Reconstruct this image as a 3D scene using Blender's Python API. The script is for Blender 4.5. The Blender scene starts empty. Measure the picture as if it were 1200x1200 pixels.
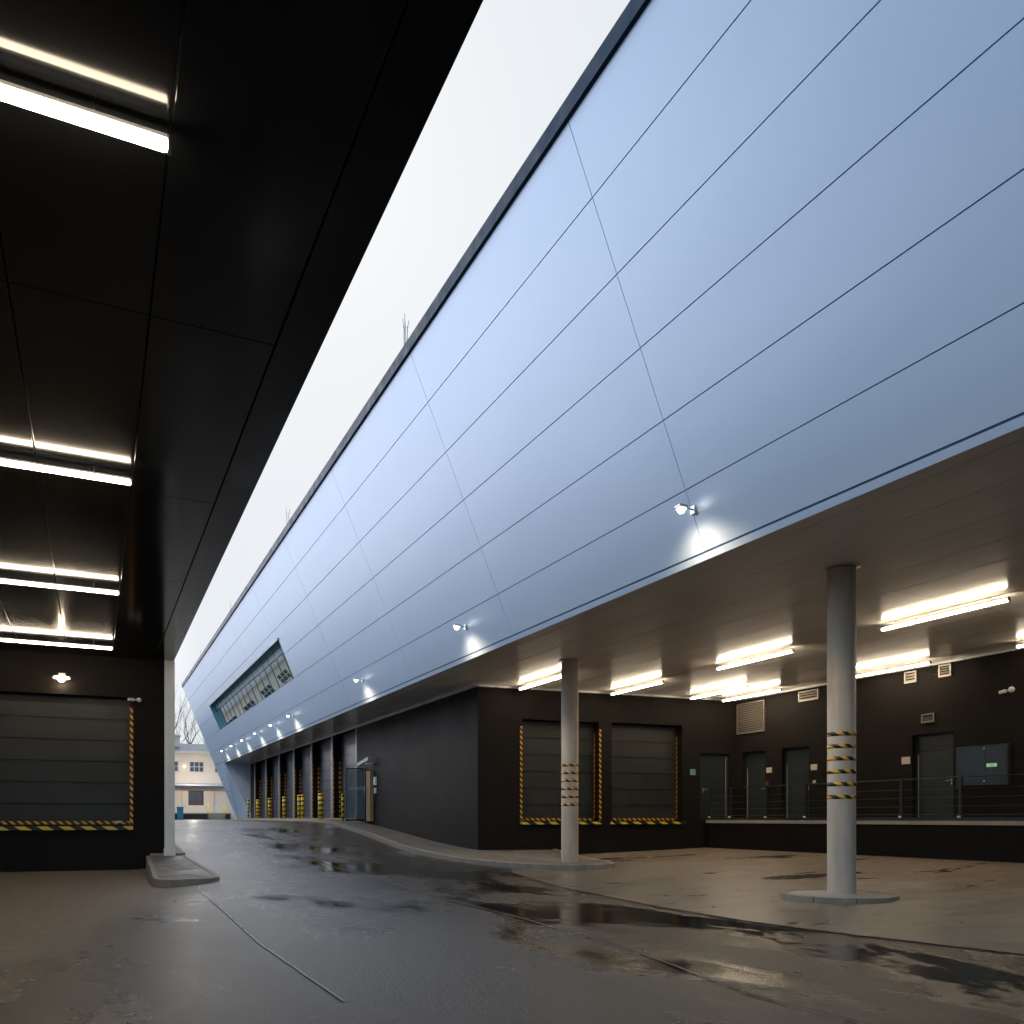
import bpy, math, random
from mathutils import Vector, noise
random.seed(7)
scn = bpy.context.scene
# ------------------------------------------------------------------ camera
YAW = math.atan(0.49)
cam_d = bpy.data.cameras.new('camera'); cam = bpy.data.objects.new('camera', cam_d)
scn.collection.objects.link(cam); scn.camera = cam
cam_d.sensor_width = 24; cam_d.lens = 20.0
cam_d.shift_y = 0.29875; cam_d.clip_start = 0.05; cam_d.clip_end = 2000
cam.location = (0, 0, 1.25); cam.rotation_euler = (math.radians(90), 0, -YAW)
# ------------------------------------------------------------------ world / sun
SUN_EL, SUN_AZ = math.radians(38), math.radians(12)
w = bpy.data.worlds.new("World"); scn.world = w; w.use_nodes = True
nt = w.node_tree; nt.nodes.clear(); L = nt.links.new
out = nt.nodes.new('ShaderNodeOutputWorld')
sky = nt.nodes.new('ShaderNodeTexSky'); sky.sky_type = 'NISHITA'; sky.sun_disc = False
sky.sun_elevation = SUN_EL; sky.sun_rotation = SUN_AZ; sky.dust_density = 3
bg1 = nt.nodes.new('ShaderNodeBackground'); bg1.inputs[1].default_value = 0.004
L(sky.outputs[0], bg1.inputs[0])
tc = nt.nodes.new('ShaderNodeTexCoord'); sep = nt.nodes.new('ShaderNodeSeparateXYZ'); L(tc.outputs['Generated'], sep.inputs[0])
# overcast deck: pale ahead (+Y), bluer and deeper behind and to the west (-X)
dt = nt.nodes.new('ShaderNodeVectorMath'); dt.operation = 'DOT_PRODUCT'; dt.inputs[1].default_value = (0.35, 0.93, -0.1)
L(tc.outputs['Generated'], dt.inputs[0])
rp = nt.nodes.new('ShaderNodeValToRGB'); L(dt.outputs['Value'], rp.inputs[0]); rp.color_ramp.interpolation = 'EASE'
rp.color_ramp.elements[0].position = 0.1; rp.color_ramp.elements[0].color = (0.43, 0.43, 0.43, 1); e_ = rp.color_ramp.elements.new(0.46); e_.color = (0.74, 0.74, 0.74, 1)  # middle band of unseen sky raised to brighten the facade
rp.color_ramp.elements[2].position = 0.64; rp.color_ramp.elements[2].color = (0.41, 0.41, 0.41, 1)
nz = nt.nodes.new('ShaderNodeTexNoise'); nz.inputs['Scale'].default_value = 1.6; nz.inputs['Detail'].default_value = 4
L(tc.outputs['Generated'], nz.inputs['Vector'])
mr = nt.nodes.new('ShaderNodeMapRange'); mr.inputs[3].default_value = 0.97; mr.inputs[4].default_value = 1.03
L(nz.outputs[0], mr.inputs[0])
rc = nt.nodes.new('ShaderNodeValToRGB'); L(dt.outputs['Value'], rc.inputs[0])
rc.color_ramp.elements[0].position = 0.1; rc.color_ramp.elements[0].color = (0.55, 0.78, 1.0, 1)
rc.color_ramp.elements[1].position = 0.62; rc.color_ramp.elements[1].color = (0.90, 0.95, 1.0, 1)
lv_ = nt.nodes.new('ShaderNodeMath'); lv_.operation = 'MULTIPLY'; L(rp.outputs[0], lv_.inputs[0]); L(mr.outputs[0], lv_.inputs[1])
lv2 = nt.nodes.new('ShaderNodeMath'); lv2.operation = 'MULTIPLY'; lv2.inputs[1].default_value = 2.05; L(lv_.outputs[0], lv2.inputs[0])
bg2 = nt.nodes.new('ShaderNodeBackground'); L(rc.outputs[0], bg2.inputs[0]); L(lv2.outputs[0], bg2.inputs[1])
# bright lobe added to the unseen sky low north-west, lifts the far facade
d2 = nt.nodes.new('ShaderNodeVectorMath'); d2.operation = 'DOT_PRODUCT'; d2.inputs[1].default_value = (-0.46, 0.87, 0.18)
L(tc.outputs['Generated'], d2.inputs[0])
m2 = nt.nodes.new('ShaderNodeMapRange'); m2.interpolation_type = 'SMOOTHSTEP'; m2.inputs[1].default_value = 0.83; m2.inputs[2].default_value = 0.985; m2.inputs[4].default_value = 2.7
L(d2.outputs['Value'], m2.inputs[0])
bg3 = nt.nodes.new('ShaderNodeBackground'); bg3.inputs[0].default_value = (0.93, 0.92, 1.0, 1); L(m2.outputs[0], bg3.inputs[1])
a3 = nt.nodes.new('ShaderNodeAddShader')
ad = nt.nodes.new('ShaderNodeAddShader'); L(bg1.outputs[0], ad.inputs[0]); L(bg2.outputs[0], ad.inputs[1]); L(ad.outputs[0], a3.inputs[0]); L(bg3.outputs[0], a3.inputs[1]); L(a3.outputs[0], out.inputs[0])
sd = bpy.data.lights.new('sun', 'SUN'); sd.energy = 0.5; sd.angle = math.radians(25); sd.color = (1, 0.95, 0.9)
sun = bpy.data.objects.new('sun', sd); scn.collection.objects.link(sun)
sdir = Vector((math.sin(SUN_AZ)*math.cos(SUN_EL), math.cos(SUN_AZ)*math.cos(SUN_EL), math.sin(SUN_EL)))
sun.rotation_euler = sdir.to_track_quat('Z', 'Y').to_euler()
scn.view_settings.view_transform = 'Standard'; scn.view_settings.look = 'None'
scn.view_settings.exposure = 0.0; scn.view_settings.gamma = 1
scn.view_settings.use_curve_mapping = False
try:
    scn.cycles.sample_clamp_indirect = 6
except Exception: pass

# ------------------------------------------------------------------ materials
def new_mat(name):
    m = bpy.data.materials.new(name); m.use_nodes = True
    return m, m.node_tree, m.node_tree.nodes['Principled BSDF']
def coords(nt, scale=(1, 1, 1)):
    g = nt.nodes.new('ShaderNodeNewGeometry'); mp = nt.nodes.new('ShaderNodeMapping'); mp.inputs['Scale'].default_value = scale
    nt.links.new(g.outputs['Position'], mp.inputs['Vector']); return mp.outputs[0]
def noise_n(nt, vec, scale, detail=4, rough=0.55, dist=0.0):
    n = nt.nodes.new('ShaderNodeTexNoise'); n.inputs['Scale'].default_value = scale; n.inputs['Detail'].default_value = detail
    n.inputs['Roughness'].default_value = rough; n.inputs['Distortion'].default_value = dist
    nt.links.new(vec, n.inputs['Vector']); return n.outputs[0]
def rng(nt, v, a, b, c, d, smooth=False):
    m = nt.nodes.new('ShaderNodeMapRange')
    if smooth: m.interpolation_type = 'SMOOTHSTEP'
    for i, x in enumerate((a, b, c, d)): m.inputs[i+1].default_value = x
    nt.links.new(v, m.inputs[0]); return m.outputs[0]
def mixc(nt, f, a, b):
    m = nt.nodes.new('ShaderNodeMix'); m.data_type = 'RGBA'
    if isinstance(f, float): m.inputs[0].default_value = f
    else: nt.links.new(f, m.inputs[0])
    for i, x in ((6, a), (7, b)):
        if isinstance(x, tuple): m.inputs[i].default_value = (*x[:3], 1)
        else: nt.links.new(x, m.inputs[i])
    return m.outputs[2]
def mth(nt, op, a, b=None, clamp=False):
    m = nt.nodes.new('ShaderNodeMath'); m.operation = op; m.use_clamp = clamp
    for i, x in enumerate((a, b)):
        if x is None: continue
        if isinstance(x, (int, float)): m.inputs[i].default_value = x
        else: nt.links.new(x, m.inputs[i])
    return m.outputs[0]
def bump(nt, b, h, strength, dist=0.01):
    n = nt.nodes.new('ShaderNodeBump'); n.inputs['Strength'].default_value = strength; n.inputs['Distance'].default_value = dist
    nt.links.new(h, n.inputs['Height']); nt.links.new(n.outputs[0], b.inputs['Normal'])
def mat(name, col, rough=0.5, metal=0.0, var=0.15, vscale=3.0, bstr=0.0, bscale=60, bdist=0.004, spec=0.5, rvar=0.1, coat=0.0):
    m, nt, b = new_mat(name)
    v = coords(nt); n = noise_n(nt, v, vscale, 6)
    k = rng(nt, n, 0.3, 0.7, 0, 1)
    b.inputs['Specular IOR Level'].default_value = spec
    nt.links.new(mixc(nt, k, tuple(x*(1-var) for x in col), tuple(min(1, x*(1+var)) for x in col)), b.inputs['Base Color'])
    nt.links.new(rng(nt, n, 0.3, 0.7, max(0.02, rough-rvar), min(1, rough+rvar)), b.inputs['Roughness'])
    b.inputs['Metallic'].default_value = metal
    b.inputs['Coat Weight'].default_value = coat; b.inputs['Coat Roughness'].default_value = 0.2
    if bstr: bump(nt, b, noise_n(nt, coords(nt), bscale, 3), bstr, bdist)
    return m
def emis(name, col, s):
    m, nt, b = new_mat(name)
    b.inputs['Base Color'].default_value = (0.8, 0.8, 0.8, 1)
    b.inputs['Emission Color'].default_value = (*col, 1); b.inputs['Emission Strength'].default_value = s
    return m
M = {}
M['stucco'] = mat('black_stucco', (0.0150, 0.0132, 0.012), 0.5, spec=0.05, var=0.1, vscale=0.7, bstr=0.9, bscale=30, bdist=0.014, rvar=0.04)
M['trim_dark'] = mat('dark_trim', (0.012, 0.013, 0.015), 0.5)
M['trim_blue'] = mat('blue_grey_coping', (0.010, 0.040, 0.085), 0.5, spec=0.1, var=0.05)
M['trim_light'] = mat('pale_metal_trim', (0.42, 0.42, 0.43), 0.35, metal=0.5, var=0.05)
M['white_col'] = mat('white_coated_metal', (0.86, 0.84, 0.81), 0.45, var=0.05, bstr=0.02, bscale=8)
M['groove'] = mat('groove', (0.13, 0.20, 0.33), 0.7, var=0.05)
M['groove_dark'] = mat('dark_groove', (0.006, 0.006, 0.006), 0.8, var=0.05)
M['frame_dark'] = mat('dark_frame', (0.02, 0.022, 0.024), 0.4, var=0.1)
M['door'] = mat('dock_door_metal', (0.026, 0.029, 0.028), 0.42, spec=0.3, var=0.12, vscale=1.2, bstr=0.15, bscale=25, bdist=0.003)
M['door_blue'] = mat('grey_dock_door_metal', (0.04, 0.05, 0.07), 0.3, spec=0.35, rvar=0.03, var=0.1, vscale=1.0, bstr=0.1, bscale=20, bdist=0.003)
M['pier'] = mat('taupe_pier_metal', (0.20, 0.18, 0.17), 0.35, var=0.05)
M['leaf'] = mat('grey_green_door', (0.022, 0.029, 0.031), 0.4, spec=0.3, var=0.08)
M['steel'] = mat('galvanised_steel', (0.45, 0.45, 0.45), 0.35, metal=0.8, var=0.1, vscale=8)
M['rail'] = mat('dark_rail_paint', (0.02, 0.026, 0.026), 0.4, var=0.1)
M['kerb'] = mat('concrete_kerb', (0.27, 0.235, 0.20), 0.7, var=0.2, vscale=5, bstr=0.4, bscale=40)
M['lip'] = mat('concrete_lip', (0.36, 0.31, 0.26), 0.7, var=0.15, vscale=3, bstr=0.2)
M['white_pl'] = mat('white_plastic', (0.75, 0.75, 0.74), 0.4, var=0.03)
M['louver'] = mat('louver_metal', (0.16, 0.145, 0.125), 0.4, metal=0.3, var=0.1)
M['vent'] = mat('vent_metal', (0.40, 0.37, 0.32), 0.4, metal=0.2, var=0.1)
M['yellow'] = mat('yellow_paint', (0.88, 0.62, 0.02), 0.4, var=0.08)
M['black'] = mat('black_paint', (0.012, 0.012, 0.012), 0.4, var=0.1)
M['wood'] = mat('pale_wood', (0.42, 0.24, 0.11), 0.45, var=0.15, vscale=2)
M['beige'] = mat('beige_render', (0.80, 0.67, 0.545), 0.85, var=0.07, vscale=0.9, bstr=0.2, bscale=15)
M['cream'] = mat('cream_trim', (0.65, 0.60, 0.55), 0.7, var=0.05)
M['roof'] = mat('slate_roof', (0.09, 0.12, 0.16), 0.6, var=0.15)
M['leanto'] = mat('pale_sheet_roof', (0.50, 0.52, 0.62), 0.4, var=0.08)
M['brown'] = mat('brown_window_frame', (0.13, 0.045, 0.03), 0.5, var=0.1)
M['bark'] = mat('grey_bark', (0.10, 0.09, 0.095), 0.9, var=0.25, vscale=4)
M['sign_cyan'] = mat('turquoise_sign', (0.14, 0.34, 0.29), 0.5, var=0.03)
M['sign_white'] = mat('cream_sign', (0.62, 0.55, 0.46), 0.5, var=0.03)
M['red'] = mat('dark_red', (0.12, 0.03, 0.025), 0.5)
M['blue_pl'] = mat('blue_plastic', (0.04, 0.22, 0.33), 0.4, var=0.05)
M['leafdead'] = mat('dead_leaf', (0.20, 0.06, 0.025), 0.8, var=0.3)
M['tube'] = emis('lit_tube', (1.0, 0.81, 0.58), 46)
M['led'] = emis('lit_led', (1.0, 0.93, 0.82), 5)
M['ledb'] = emis('lit_bulb', (1.0, 0.9, 0.74), 12)
M['bulk'] = emis('lit_bulkhead', (1.0, 0.82, 0.58), 3)
M['green'] = emis('lit_green_exit', (0.05, 0.75, 0.25), 0.3)
M['warmwin'] = emis('lit_window', (1.0, 0.8, 0.5), 0.9)

def m_facade():
    m, nt, b = new_mat('white_metal_cladding')
    n = noise_n(nt, coords(nt, (1, 0.35, 1)), 0.9, 3)
    nt.links.new(mixc(nt, rng(nt, n, 0.3, 0.7, 0, 1), (0.55, 0.67, 0.86), (0.58, 0.70, 0.88)), b.inputs['Base Color'])
    b.inputs['Roughness'].default_value = 0.42; b.inputs['Specular IOR Level'].default_value = 0.6
    b.inputs['Metallic'].default_value = 0.28
    bump(nt, b, noise_n(nt, coords(nt, (1, 0.5, 1)), 0.8, 1), 0.25, 0.012)
    return m
M['facade'] = m_facade()
def m_soffit(name, col, rough, metal, spec):
    m, nt, b = new_mat(name)
    n = noise_n(nt, coords(nt, (1, 0.3, 1)), 1.2, 4)
    nt.links.new(mixc(nt, rng(nt, n, 0.3, 0.7, 0, 1), tuple(c*0.92 for c in col), tuple(c*1.08 for c in col)), b.inputs['Base Color'])
    nt.links.new(rng(nt, n, 0.3, 0.7, rough*0.85, rough*1.15), b.inputs['Roughness'])
    b.inputs['Metallic'].default_value = metal; b.inputs['Specular IOR Level'].default_value = spec
    bump(nt, b, noise_n(nt, coords(nt), 1.1, 1), 0.08, 0.006)
    return m
M['soffit'] = m_soffit('taupe_soffit_metal', (0.72, 0.68, 0.64), 0.19, 0.0, 0.45)
M['soffit_black'] = m_soffit('black_soffit_metal', (0.006, 0.007, 0.0085), 0.13, 0.0, 0.18)

def m_hazard(name, c1, c2, pitch, vec=(1, 1, 1), duty=0.5):
    m, nt, b = new_mat(name)
    d = nt.nodes.new('ShaderNodeVectorMath'); d.operation = 'DOT_PRODUCT'; d.inputs[1].default_value = vec
    nt.links.new(coords(nt), d.inputs[0])
    f = mth(nt, 'FRACT', mth(nt, 'DIVIDE', d.outputs['Value'], pitch))
    nt.links.new(mixc(nt, mth(nt, 'GREATER_THAN', f, duty), c1, c2), b.inputs['Base Color'])
    b.inputs['Roughness'].default_value = 0.45
    return m
M['haz'] = m_hazard('orange_black_tape', (0.75, 0.33, 0.015), (0.01, 0.01, 0.01), 0.155)
M['haz_far'] = m_hazard('orange_black_tape_wide', (0.75, 0.30, 0.015), (0.01, 0.01, 0.01), 0.22, (0, 0.6, 1))
M['haz_col'] = m_hazard('orange_black_band', (0.80, 0.38, 0.02), (0.01, 0.01, 0.01), 0.17, (0.9, -0.44, 1.1))
M['haz_yel'] = m_hazard('yellow_black_bumper', (0.70, 0.55, 0.05), (0.012, 0.012, 0.012), 0.42, (1, 1, 1.5))

def m_concrete_col():
    m, nt, b = new_mat('cast_concrete')
    n = noise_n(nt, coords(nt, (1, 1, 0.25)), 4, 8, 0.6); n2 = noise_n(nt, coords(nt), 28, 5)
    c = mixc(nt, rng(nt, n, 0.35, 0.7, 0, 1), (0.54, 0.45, 0.37), (0.37, 0.31, 0.25))
    c = mixc(nt, rng(nt, n2, 0.66, 0.74, 0, 0.7), c, (0.10, 0.10, 0.11))
    nt.links.new(c, b.inputs['Base Color']); b.inputs['Roughness'].default_value = 0.6
    bump(nt, b, n2, 0.35, 0.004)
    return m
M['conc_col'] = m_concrete_col()

def m_paving(name, c1, c2, rough):
    m, nt, b = new_mat(name)
    br = nt.nodes.new('ShaderNodeTexBrick'); nt.links.new(coords(nt), br.inputs['Vector'])
    br.inputs['Scale'].default_value = 1; br.inputs['Brick Width'].default_value = 0.2; br.inputs['Row Height'].default_value = 0.1
    br.inputs['Mortar Size'].default_value = 0.012; br.inputs['Mortar Smooth'].default_value = 0.3
    br.inputs['Color1'].default_value = (*c1, 1); br.inputs['Color2'].default_value = (*c2, 1); br.inputs['Mortar'].default_value = (0.05, 0.045, 0.04, 1)
    n = noise_n(nt, coords(nt), 1.5, 5)
    nt.links.new(mixc(nt, rng(nt, n, 0.35, 0.65, 0, 0.5), br.outputs[0], (0.12, 0.11, 0.10)), b.inputs['Base Color'])
    nt.links.new(rng(nt, n, 0.35, 0.65, rough, rough-0.25), b.inputs['Roughness'])
    h = mth(nt, 'ADD', mth(nt, 'MULTIPLY', br.outputs['Fac'], -1.0), mth(nt, 'MULTIPLY', noise_n(nt, coords(nt), 60, 3), 0.4))
    bump(nt, b, h, 0.6, 0.006)
    return m
M['paving'] = m_paving('block_paving', (0.27, 0.23, 0.19), (0.14, 0.12, 0.105), 0.7)

def m_asphalt():
    m, nt, b = new_mat('wet_asphalt')
    P = coords(nt); sp = nt.nodes.new('ShaderNodeSeparateXYZ'); nt.links.new(P, sp.inputs[0])
    X, Y = sp.outputs[0], sp.outputs[1]
    big = noise_n(nt, coords(nt, (1, 0.45, 1)), 0.55, 5, 0.6, 0.4)
    fine = noise_n(nt, P, 9, 7, 0.65); grain = noise_n(nt, P, 52, 4, 0.75)
    # puddled band runs along the patched joint, X 4 to 8.5
    band = mth(nt, 'MULTIPLY', rng(nt, X, 3.2, 5.2, 0, 1, True), rng(nt, Y, 30, 22, 0.1, 1, True))
    thr = mth(nt, 'ADD', big, mth(nt, 'ADD', mth(nt, 'MULTIPLY', fine, 0.12), mth(nt, 'MULTIPLY', band, 0.11)))
    pud = rng(nt, thr, 0.585, 0.745, 0, 1, True)
    damp = rng(nt, noise_n(nt, coords(nt, (1, 0.6, 1)), 0.35, 4), 0.35, 0.65, 0, 1)
    dry = mixc(nt, fine, (0.030, 0.0245, 0.019), (0.070, 0.056, 0.042))
    wet = mixc(nt, fine, (0.018, 0.0155, 0.013), (0.044, 0.036, 0.028))
    c = mixc(nt, damp, dry, wet)
    c = mixc(nt, rng(nt, grain, 0.50, 0.66, 0, 0.6), c, (0.12, 0.10, 0.075))
    c = mixc(nt, rng(nt, noise_n(nt, P, 19, 5, 0.8), 0.42, 0.62, 0, 0.5), c, (0.012, 0.011, 0.0105))
    c = mixc(nt, pud, c, (0.018, 0.017, 0.016))
    dl = mth(nt, 'ADD', mth(nt, 'SUBTRACT', X, mth(nt, 'MULTIPLY', Y, 0.29)), mth(nt, 'MULTIPLY', big, 1.6))
    apr = mth(nt, 'MULTIPLY', rng(nt, dl, -2.9, -1.9, 1, 0, True), rng(nt, X, 1.2, 1.9, 1, 0, True))
    apr = mth(nt, 'MULTIPLY', apr, rng(nt, Y, 24, 25, 1, 0))
    dryc = mixc(nt, rng(nt, fine, 0.35, 0.7, 0, 1), (0.22, 0.17, 0.12), (0.12, 0.095, 0.07))
    c = mixc(nt, apr, c, dryc); pud = mth(nt, 'MULTIPLY', pud, mth(nt, 'SUBTRACT', 1.0, apr))
    nt.links.new(c, b.inputs['Base Color'])
    r0 = mth(nt, 'SUBTRACT', 0.36, mth(nt, 'MULTIPLY', damp, 0.12))
    r0 = mth(nt, 'ADD', r0, mth(nt, 'MULTIPLY', apr, 0.3))
    r = mth(nt, 'SUBTRACT', r0, mth(nt, 'MULTIPLY', pud, 0.17), True)
    nt.links.new(r, b.inputs['Roughness']); nt.links.new(rng(nt, pud, 0, 1, 0.38, 0.6), b.inputs['Specular IOR Level'])
    hh = mth(nt, 'ADD', mth(nt, 'ADD', grain, noise_n(nt, P, 21, 3, 0.7)), mth(nt, 'MULTIPLY', fine, 0.35))
    bn = nt.nodes.new('ShaderNodeBump'); bn.inputs['Distance'].default_value = 0.009; nt.links.new(hh, bn.inputs['Height'])
    nt.links.new(rng(nt, pud, 0, 1, 0.85, 0.05), bn.inputs['Strength']); nt.links.new(bn.outputs[0], b.inputs['Normal'])
    return m
M['asphalt'] = m_asphalt()
def X_(sp): return sp.outputs[0]
def m_yard(name, ca, cb, cst, r0, wet_edge=None):
    m, nt, b = new_mat(name)
    P = coords(nt); sp = nt.nodes.new('ShaderNodeSeparateXYZ'); nt.links.new(P, sp.inputs[0])
    streak = noise_n(nt, coords(nt, (0.35, 1.6, 1)), 1.3, 6, 0.6, 0.5); fine = noise_n(nt, P, 12, 7, 0.65)
    c = mixc(nt, rng(nt, streak, 0.3, 0.7, 0, 1), ca, cb)
    c = mixc(nt, rng(nt, noise_n(nt, coords(nt, (0.6, 1.4, 1)), 3.2, 8, 0.75), 0.46, 0.60, 0, 0.6), c, cst)
    c = mixc(nt, rng(nt, noise_n(nt, P, 30, 4, 0.8), 0.52, 0.62, 0, 0.5), c, ca)
    st = rng(nt, mth(nt, 'ADD', noise_n(nt, coords(nt, (0.5, 1.3, 1)), 0.5, 5, 0.6, 0.6), mth(nt, 'MULTIPLY', fine, 0.08)), 0.62, 0.70, 0, 1, True)
    c = mixc(nt, mth(nt, 'MULTIPLY', st, 0.65), c, tuple(x*0.3 for x in cst))
    dmp = rng(nt, mth(nt, 'ADD', X_(sp), mth(nt, 'MULTIPLY', streak, 3.0)), 9.0, 14.5, 1, 0, True)
    c = mixc(nt, mth(nt, 'MULTIPLY', dmp, 0.5), c, tuple(x*0.75 for x in cst)); r0_ = mth(nt, 'SUBTRACT', rng(nt, streak, 0.3, 0.7, r0, r0-0.12), mth(nt, 'MULTIPLY', dmp, 0.1))
    nt.links.new(c, b.inputs['Base Color'])
    nt.links.new(mth(nt, 'SUBTRACT', r0_, mth(nt, 'MULTIPLY', st, 0.25)), b.inputs['Roughness'])
    bump(nt, b, mth(nt, 'ADD', fine, mth(nt, 'MULTIPLY', noise_n(nt, P, 110, 2), 0.6)), 0.35, 0.006)
    return m
M['yard'] = m_yard('yard_concrete', (0.34, 0.27, 0.195), (0.17, 0.135, 0.10), (0.065, 0.058, 0.05), 0.48)
M['yard_l'] = m_yard('dry_yard_concrete', (0.21, 0.185, 0.155), (0.15, 0.13, 0.11), (0.09, 0.08, 0.07), 0.72)
def m_glass(name, tint, rough=0.02, alpha=None):
    m, nt, b = new_mat(name)
    b.inputs['Base Color'].default_value = (*tint, 1); b.inputs['Roughness'].default_value = rough
    b.inputs['Metallic'].default_value = 0.0; b.inputs['Specular IOR Level'].default_value = 1.0
    b.inputs['IOR'].default_value = 1.5
    if alpha is not None: b.inputs['Alpha'].default_value = alpha
    return m
m, nt_, b = new_mat('mirror_glass'); b.inputs['Base Color'].default_value = (0.80, 0.82, 0.77, 1); b.inputs['Metallic'].default_value = 0.93; b.inputs['Roughness'].default_value = 0.015
bump(nt_, b, noise_n(nt_, coords(nt_), 0.9, 1), 0.03, 0.004); M['mirror'] = m
M['roof_reflection'] = m_glass('painted_roof_reflection', (0.16, 0.42, 0.52), 0.5)  # reflection of the dark roof put into the teal colour
M['reveal'] = mat('sky_tinted_reveal', (0.25, 0.48, 0.60), 0.3, var=0.03)  # sky reflection put into the pale blue colour
M['win_dark'] = m_glass('dark_window_glass', (0.03, 0.045, 0.06), 0.05)
M['glass'] = m_glass('clear_blue_glass', (0.05, 0.17, 0.23), 0.03, 0.4)
M['cab'] = m_glass('dark_cabinet_glass', (0.02, 0.035, 0.05), 0.12)
M['frost'] = mat('frosted_lettering', (0.7, 0.72, 0.68), 0.5, var=0.02)
M['wetjoint'] = mat('sealed_joint', (0.11, 0.14, 0.18), 0.3, var=0.2, vscale=2)
M['crack'] = mat('rough_joint', (0.09, 0.08, 0.07), 0.7, var=0.3, vscale=9)

# ------------------------------------------------------------------ mesh helpers
C = scn.collection
class MB:
    def __init__(s): s.v = []; s.f = []; s.m = []; s.mi = 0; s.smooth = []
    def quad(s, *p, mi=None):
        n = len(s.v); s.v += [tuple(q) for q in p]; s.f.append(tuple(range(n, n+len(p)))); s.m.append(s.mi if mi is None else mi); s.smooth.append(False); return s
    def box(s, x0, x1, y0, y1, z0, z1, mi=None):
        return s.hexa([(x0, y0), (x1, y0), (x1, y1), (x0, y1)], z0, z1, mi)
    def hexa(s, poly, z0, z1, mi=None):   # prism of a plan polygon
        n = len(s.v); k = len(poly); z0f = z0 if callable(z0) else (lambda x, y: z0); z1f = z1 if callable(z1) else (lambda x, y: z1)
        s.v += [(x, y, z0f(x, y)) for x, y in poly] + [(x, y, z1f(x, y)) for x, y in poly]
        fs = [tuple(n+i for i in reversed(range(k))), tuple(n+k+i for i in range(k))] + [(n+i, n+(i+1) % k, n+k+(i+1) % k, n+k+i) for i in range(k)]
        for f in fs: s.f.append(f); s.m.append(s.mi if mi is None else mi); s.smooth.append(False)
        return s
    def obox(s, O, U, V, W, mi=None):     # oriented box: origin corner and three edge vectors
        O, U, V, W = map(Vector, (O, U, V, W)); n = len(s.v)
        s.v += [tuple(p) for p in (O, O+U, O+U+V, O+V, O+W, O+U+W, O+U+V+W, O+V+W)]
        fs = [(3, 2, 1, 0), (4, 5, 6, 7), (0, 1, 5, 4), (1, 2, 6, 5), (2, 3, 7, 6), (3, 0, 4, 7)]
        if U.cross(V).dot(W) < 0: fs = [tuple(reversed(f)) for f in fs]
        for f in fs: s.f.append(tuple(n+i for i in f)); s.m.append(s.mi if mi is None else mi); s.smooth.append(False)
        return s
    def tube(s, a, b, r0, r1=None, n=12, cap=True, mi=None):
        a, b = Vector(a), Vector(b); r1 = r0 if r1 is None else r1; d = (b-a).normalized()
        u = d.orthogonal().normalized(); w_ = d.cross(u); k = len(s.v)
        for p, r in ((a, r0), (b, r1)):
            for i in range(n):
                t = 2*math.pi*i/n; s.v.append(tuple(p + r*(math.cos(t)*u + math.sin(t)*w_)))
        for i in range(n):
            s.f.append((k+i, k+(i+1) % n, k+n+(i+1) % n, k+n+i)); s.m.append(s.mi if mi is None else mi); s.smooth.append(True)
        if cap:
            s.f.append(tuple(k+i for i in reversed(range(n)))); s.m.append(s.mi if mi is None else mi); s.smooth.append(False)
            s.f.append(tuple(k+n+i for i in range(n))); s.m.append(s.mi if mi is None else mi); s.smooth.append(False)
        return s
    def lathe(s, c, prof, n=32, mi=None):
        k = len(s.v)
        for r, z in prof:
            for i in range(n):
                t = 2*math.pi*i/n; s.v.append((c[0]+r*math.cos(t), c[1]+r*math.sin(t), c[2]+z))
        for j in range(len(prof)-1):
            for i in range(n):
                s.f.append((k+j*n+i, k+j*n+(i+1) % n, k+(j+1)*n+(i+1) % n, k+(j+1)*n+i)); s.m.append(s.mi if mi is None else mi); s.smooth.append(True)
        for j, rev in ((0, True), (len(prof)-1, False)):
            if prof[j][0] > 1e-4:
                ids = [k+j*n+i for i in range(n)]; s.f.append(tuple(reversed(ids)) if rev else tuple(ids)); s.m.append(s.mi if mi is None else mi); s.smooth.append(False)
        return s
    def build(s, name, mats, parent=None, origin=None, bevel=0.0):
        if not isinstance(mats, (list, tuple)): mats = [mats]
        me = bpy.data.meshes.new(name)
        o0 = Vector(origin) if origin is not None else Vector((0, 0, 0))
        if parent is not None:
            wp = parent.get('_w'); wp = Vector(wp) if wp is not None else Vector((0, 0, 0))
            if origin is None: o0 = wp
        me.from_pydata([tuple(Vector(v)-o0) for v in s.v], [], s.f)
        for mt in mats: me.materials.append(M[mt] if isinstance(mt, str) else mt)
        me.polygons.foreach_set('material_index', s.m); me.polygons.foreach_set('use_smooth', s.smooth)
        me.update()
        o = bpy.data.objects.new(name, me); C.objects.link(o)
        if parent is not None:
            o.parent = parent; o.location = o0 - wp
        else: o.location = o0
        o['_w'] = tuple(o0)
        if bevel:
            bm = o.modifiers.new('bevel', 'BEVEL'); bm.width = bevel; bm.segments = 2; bm.limit_method = 'ANGLE'
        return o
def tag(o, label=None, cat=None, group=None, kind=None):
    if label: o['label'] = label
    if cat: o['category'] = cat
    if group: o['group'] = group
    if kind: o['kind'] = kind
    return o
def empty(name, loc, label, cat, group=None):
    o = bpy.data.objects.new(name, None); C.objects.link(o); o.location = loc; o.empty_display_size = 0.3; o['_w'] = tuple(loc)
    return tag(o, label, cat, group)
def kids(o): return [c for c in list(bpy.data.objects) if c.parent == o]
def copy_tree(o, parent=None):
    c = o.copy(); C.objects.link(c)
    if parent is not None: c.parent = parent
    for ch in kids(o): copy_tree(ch, c)
    return c
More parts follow.
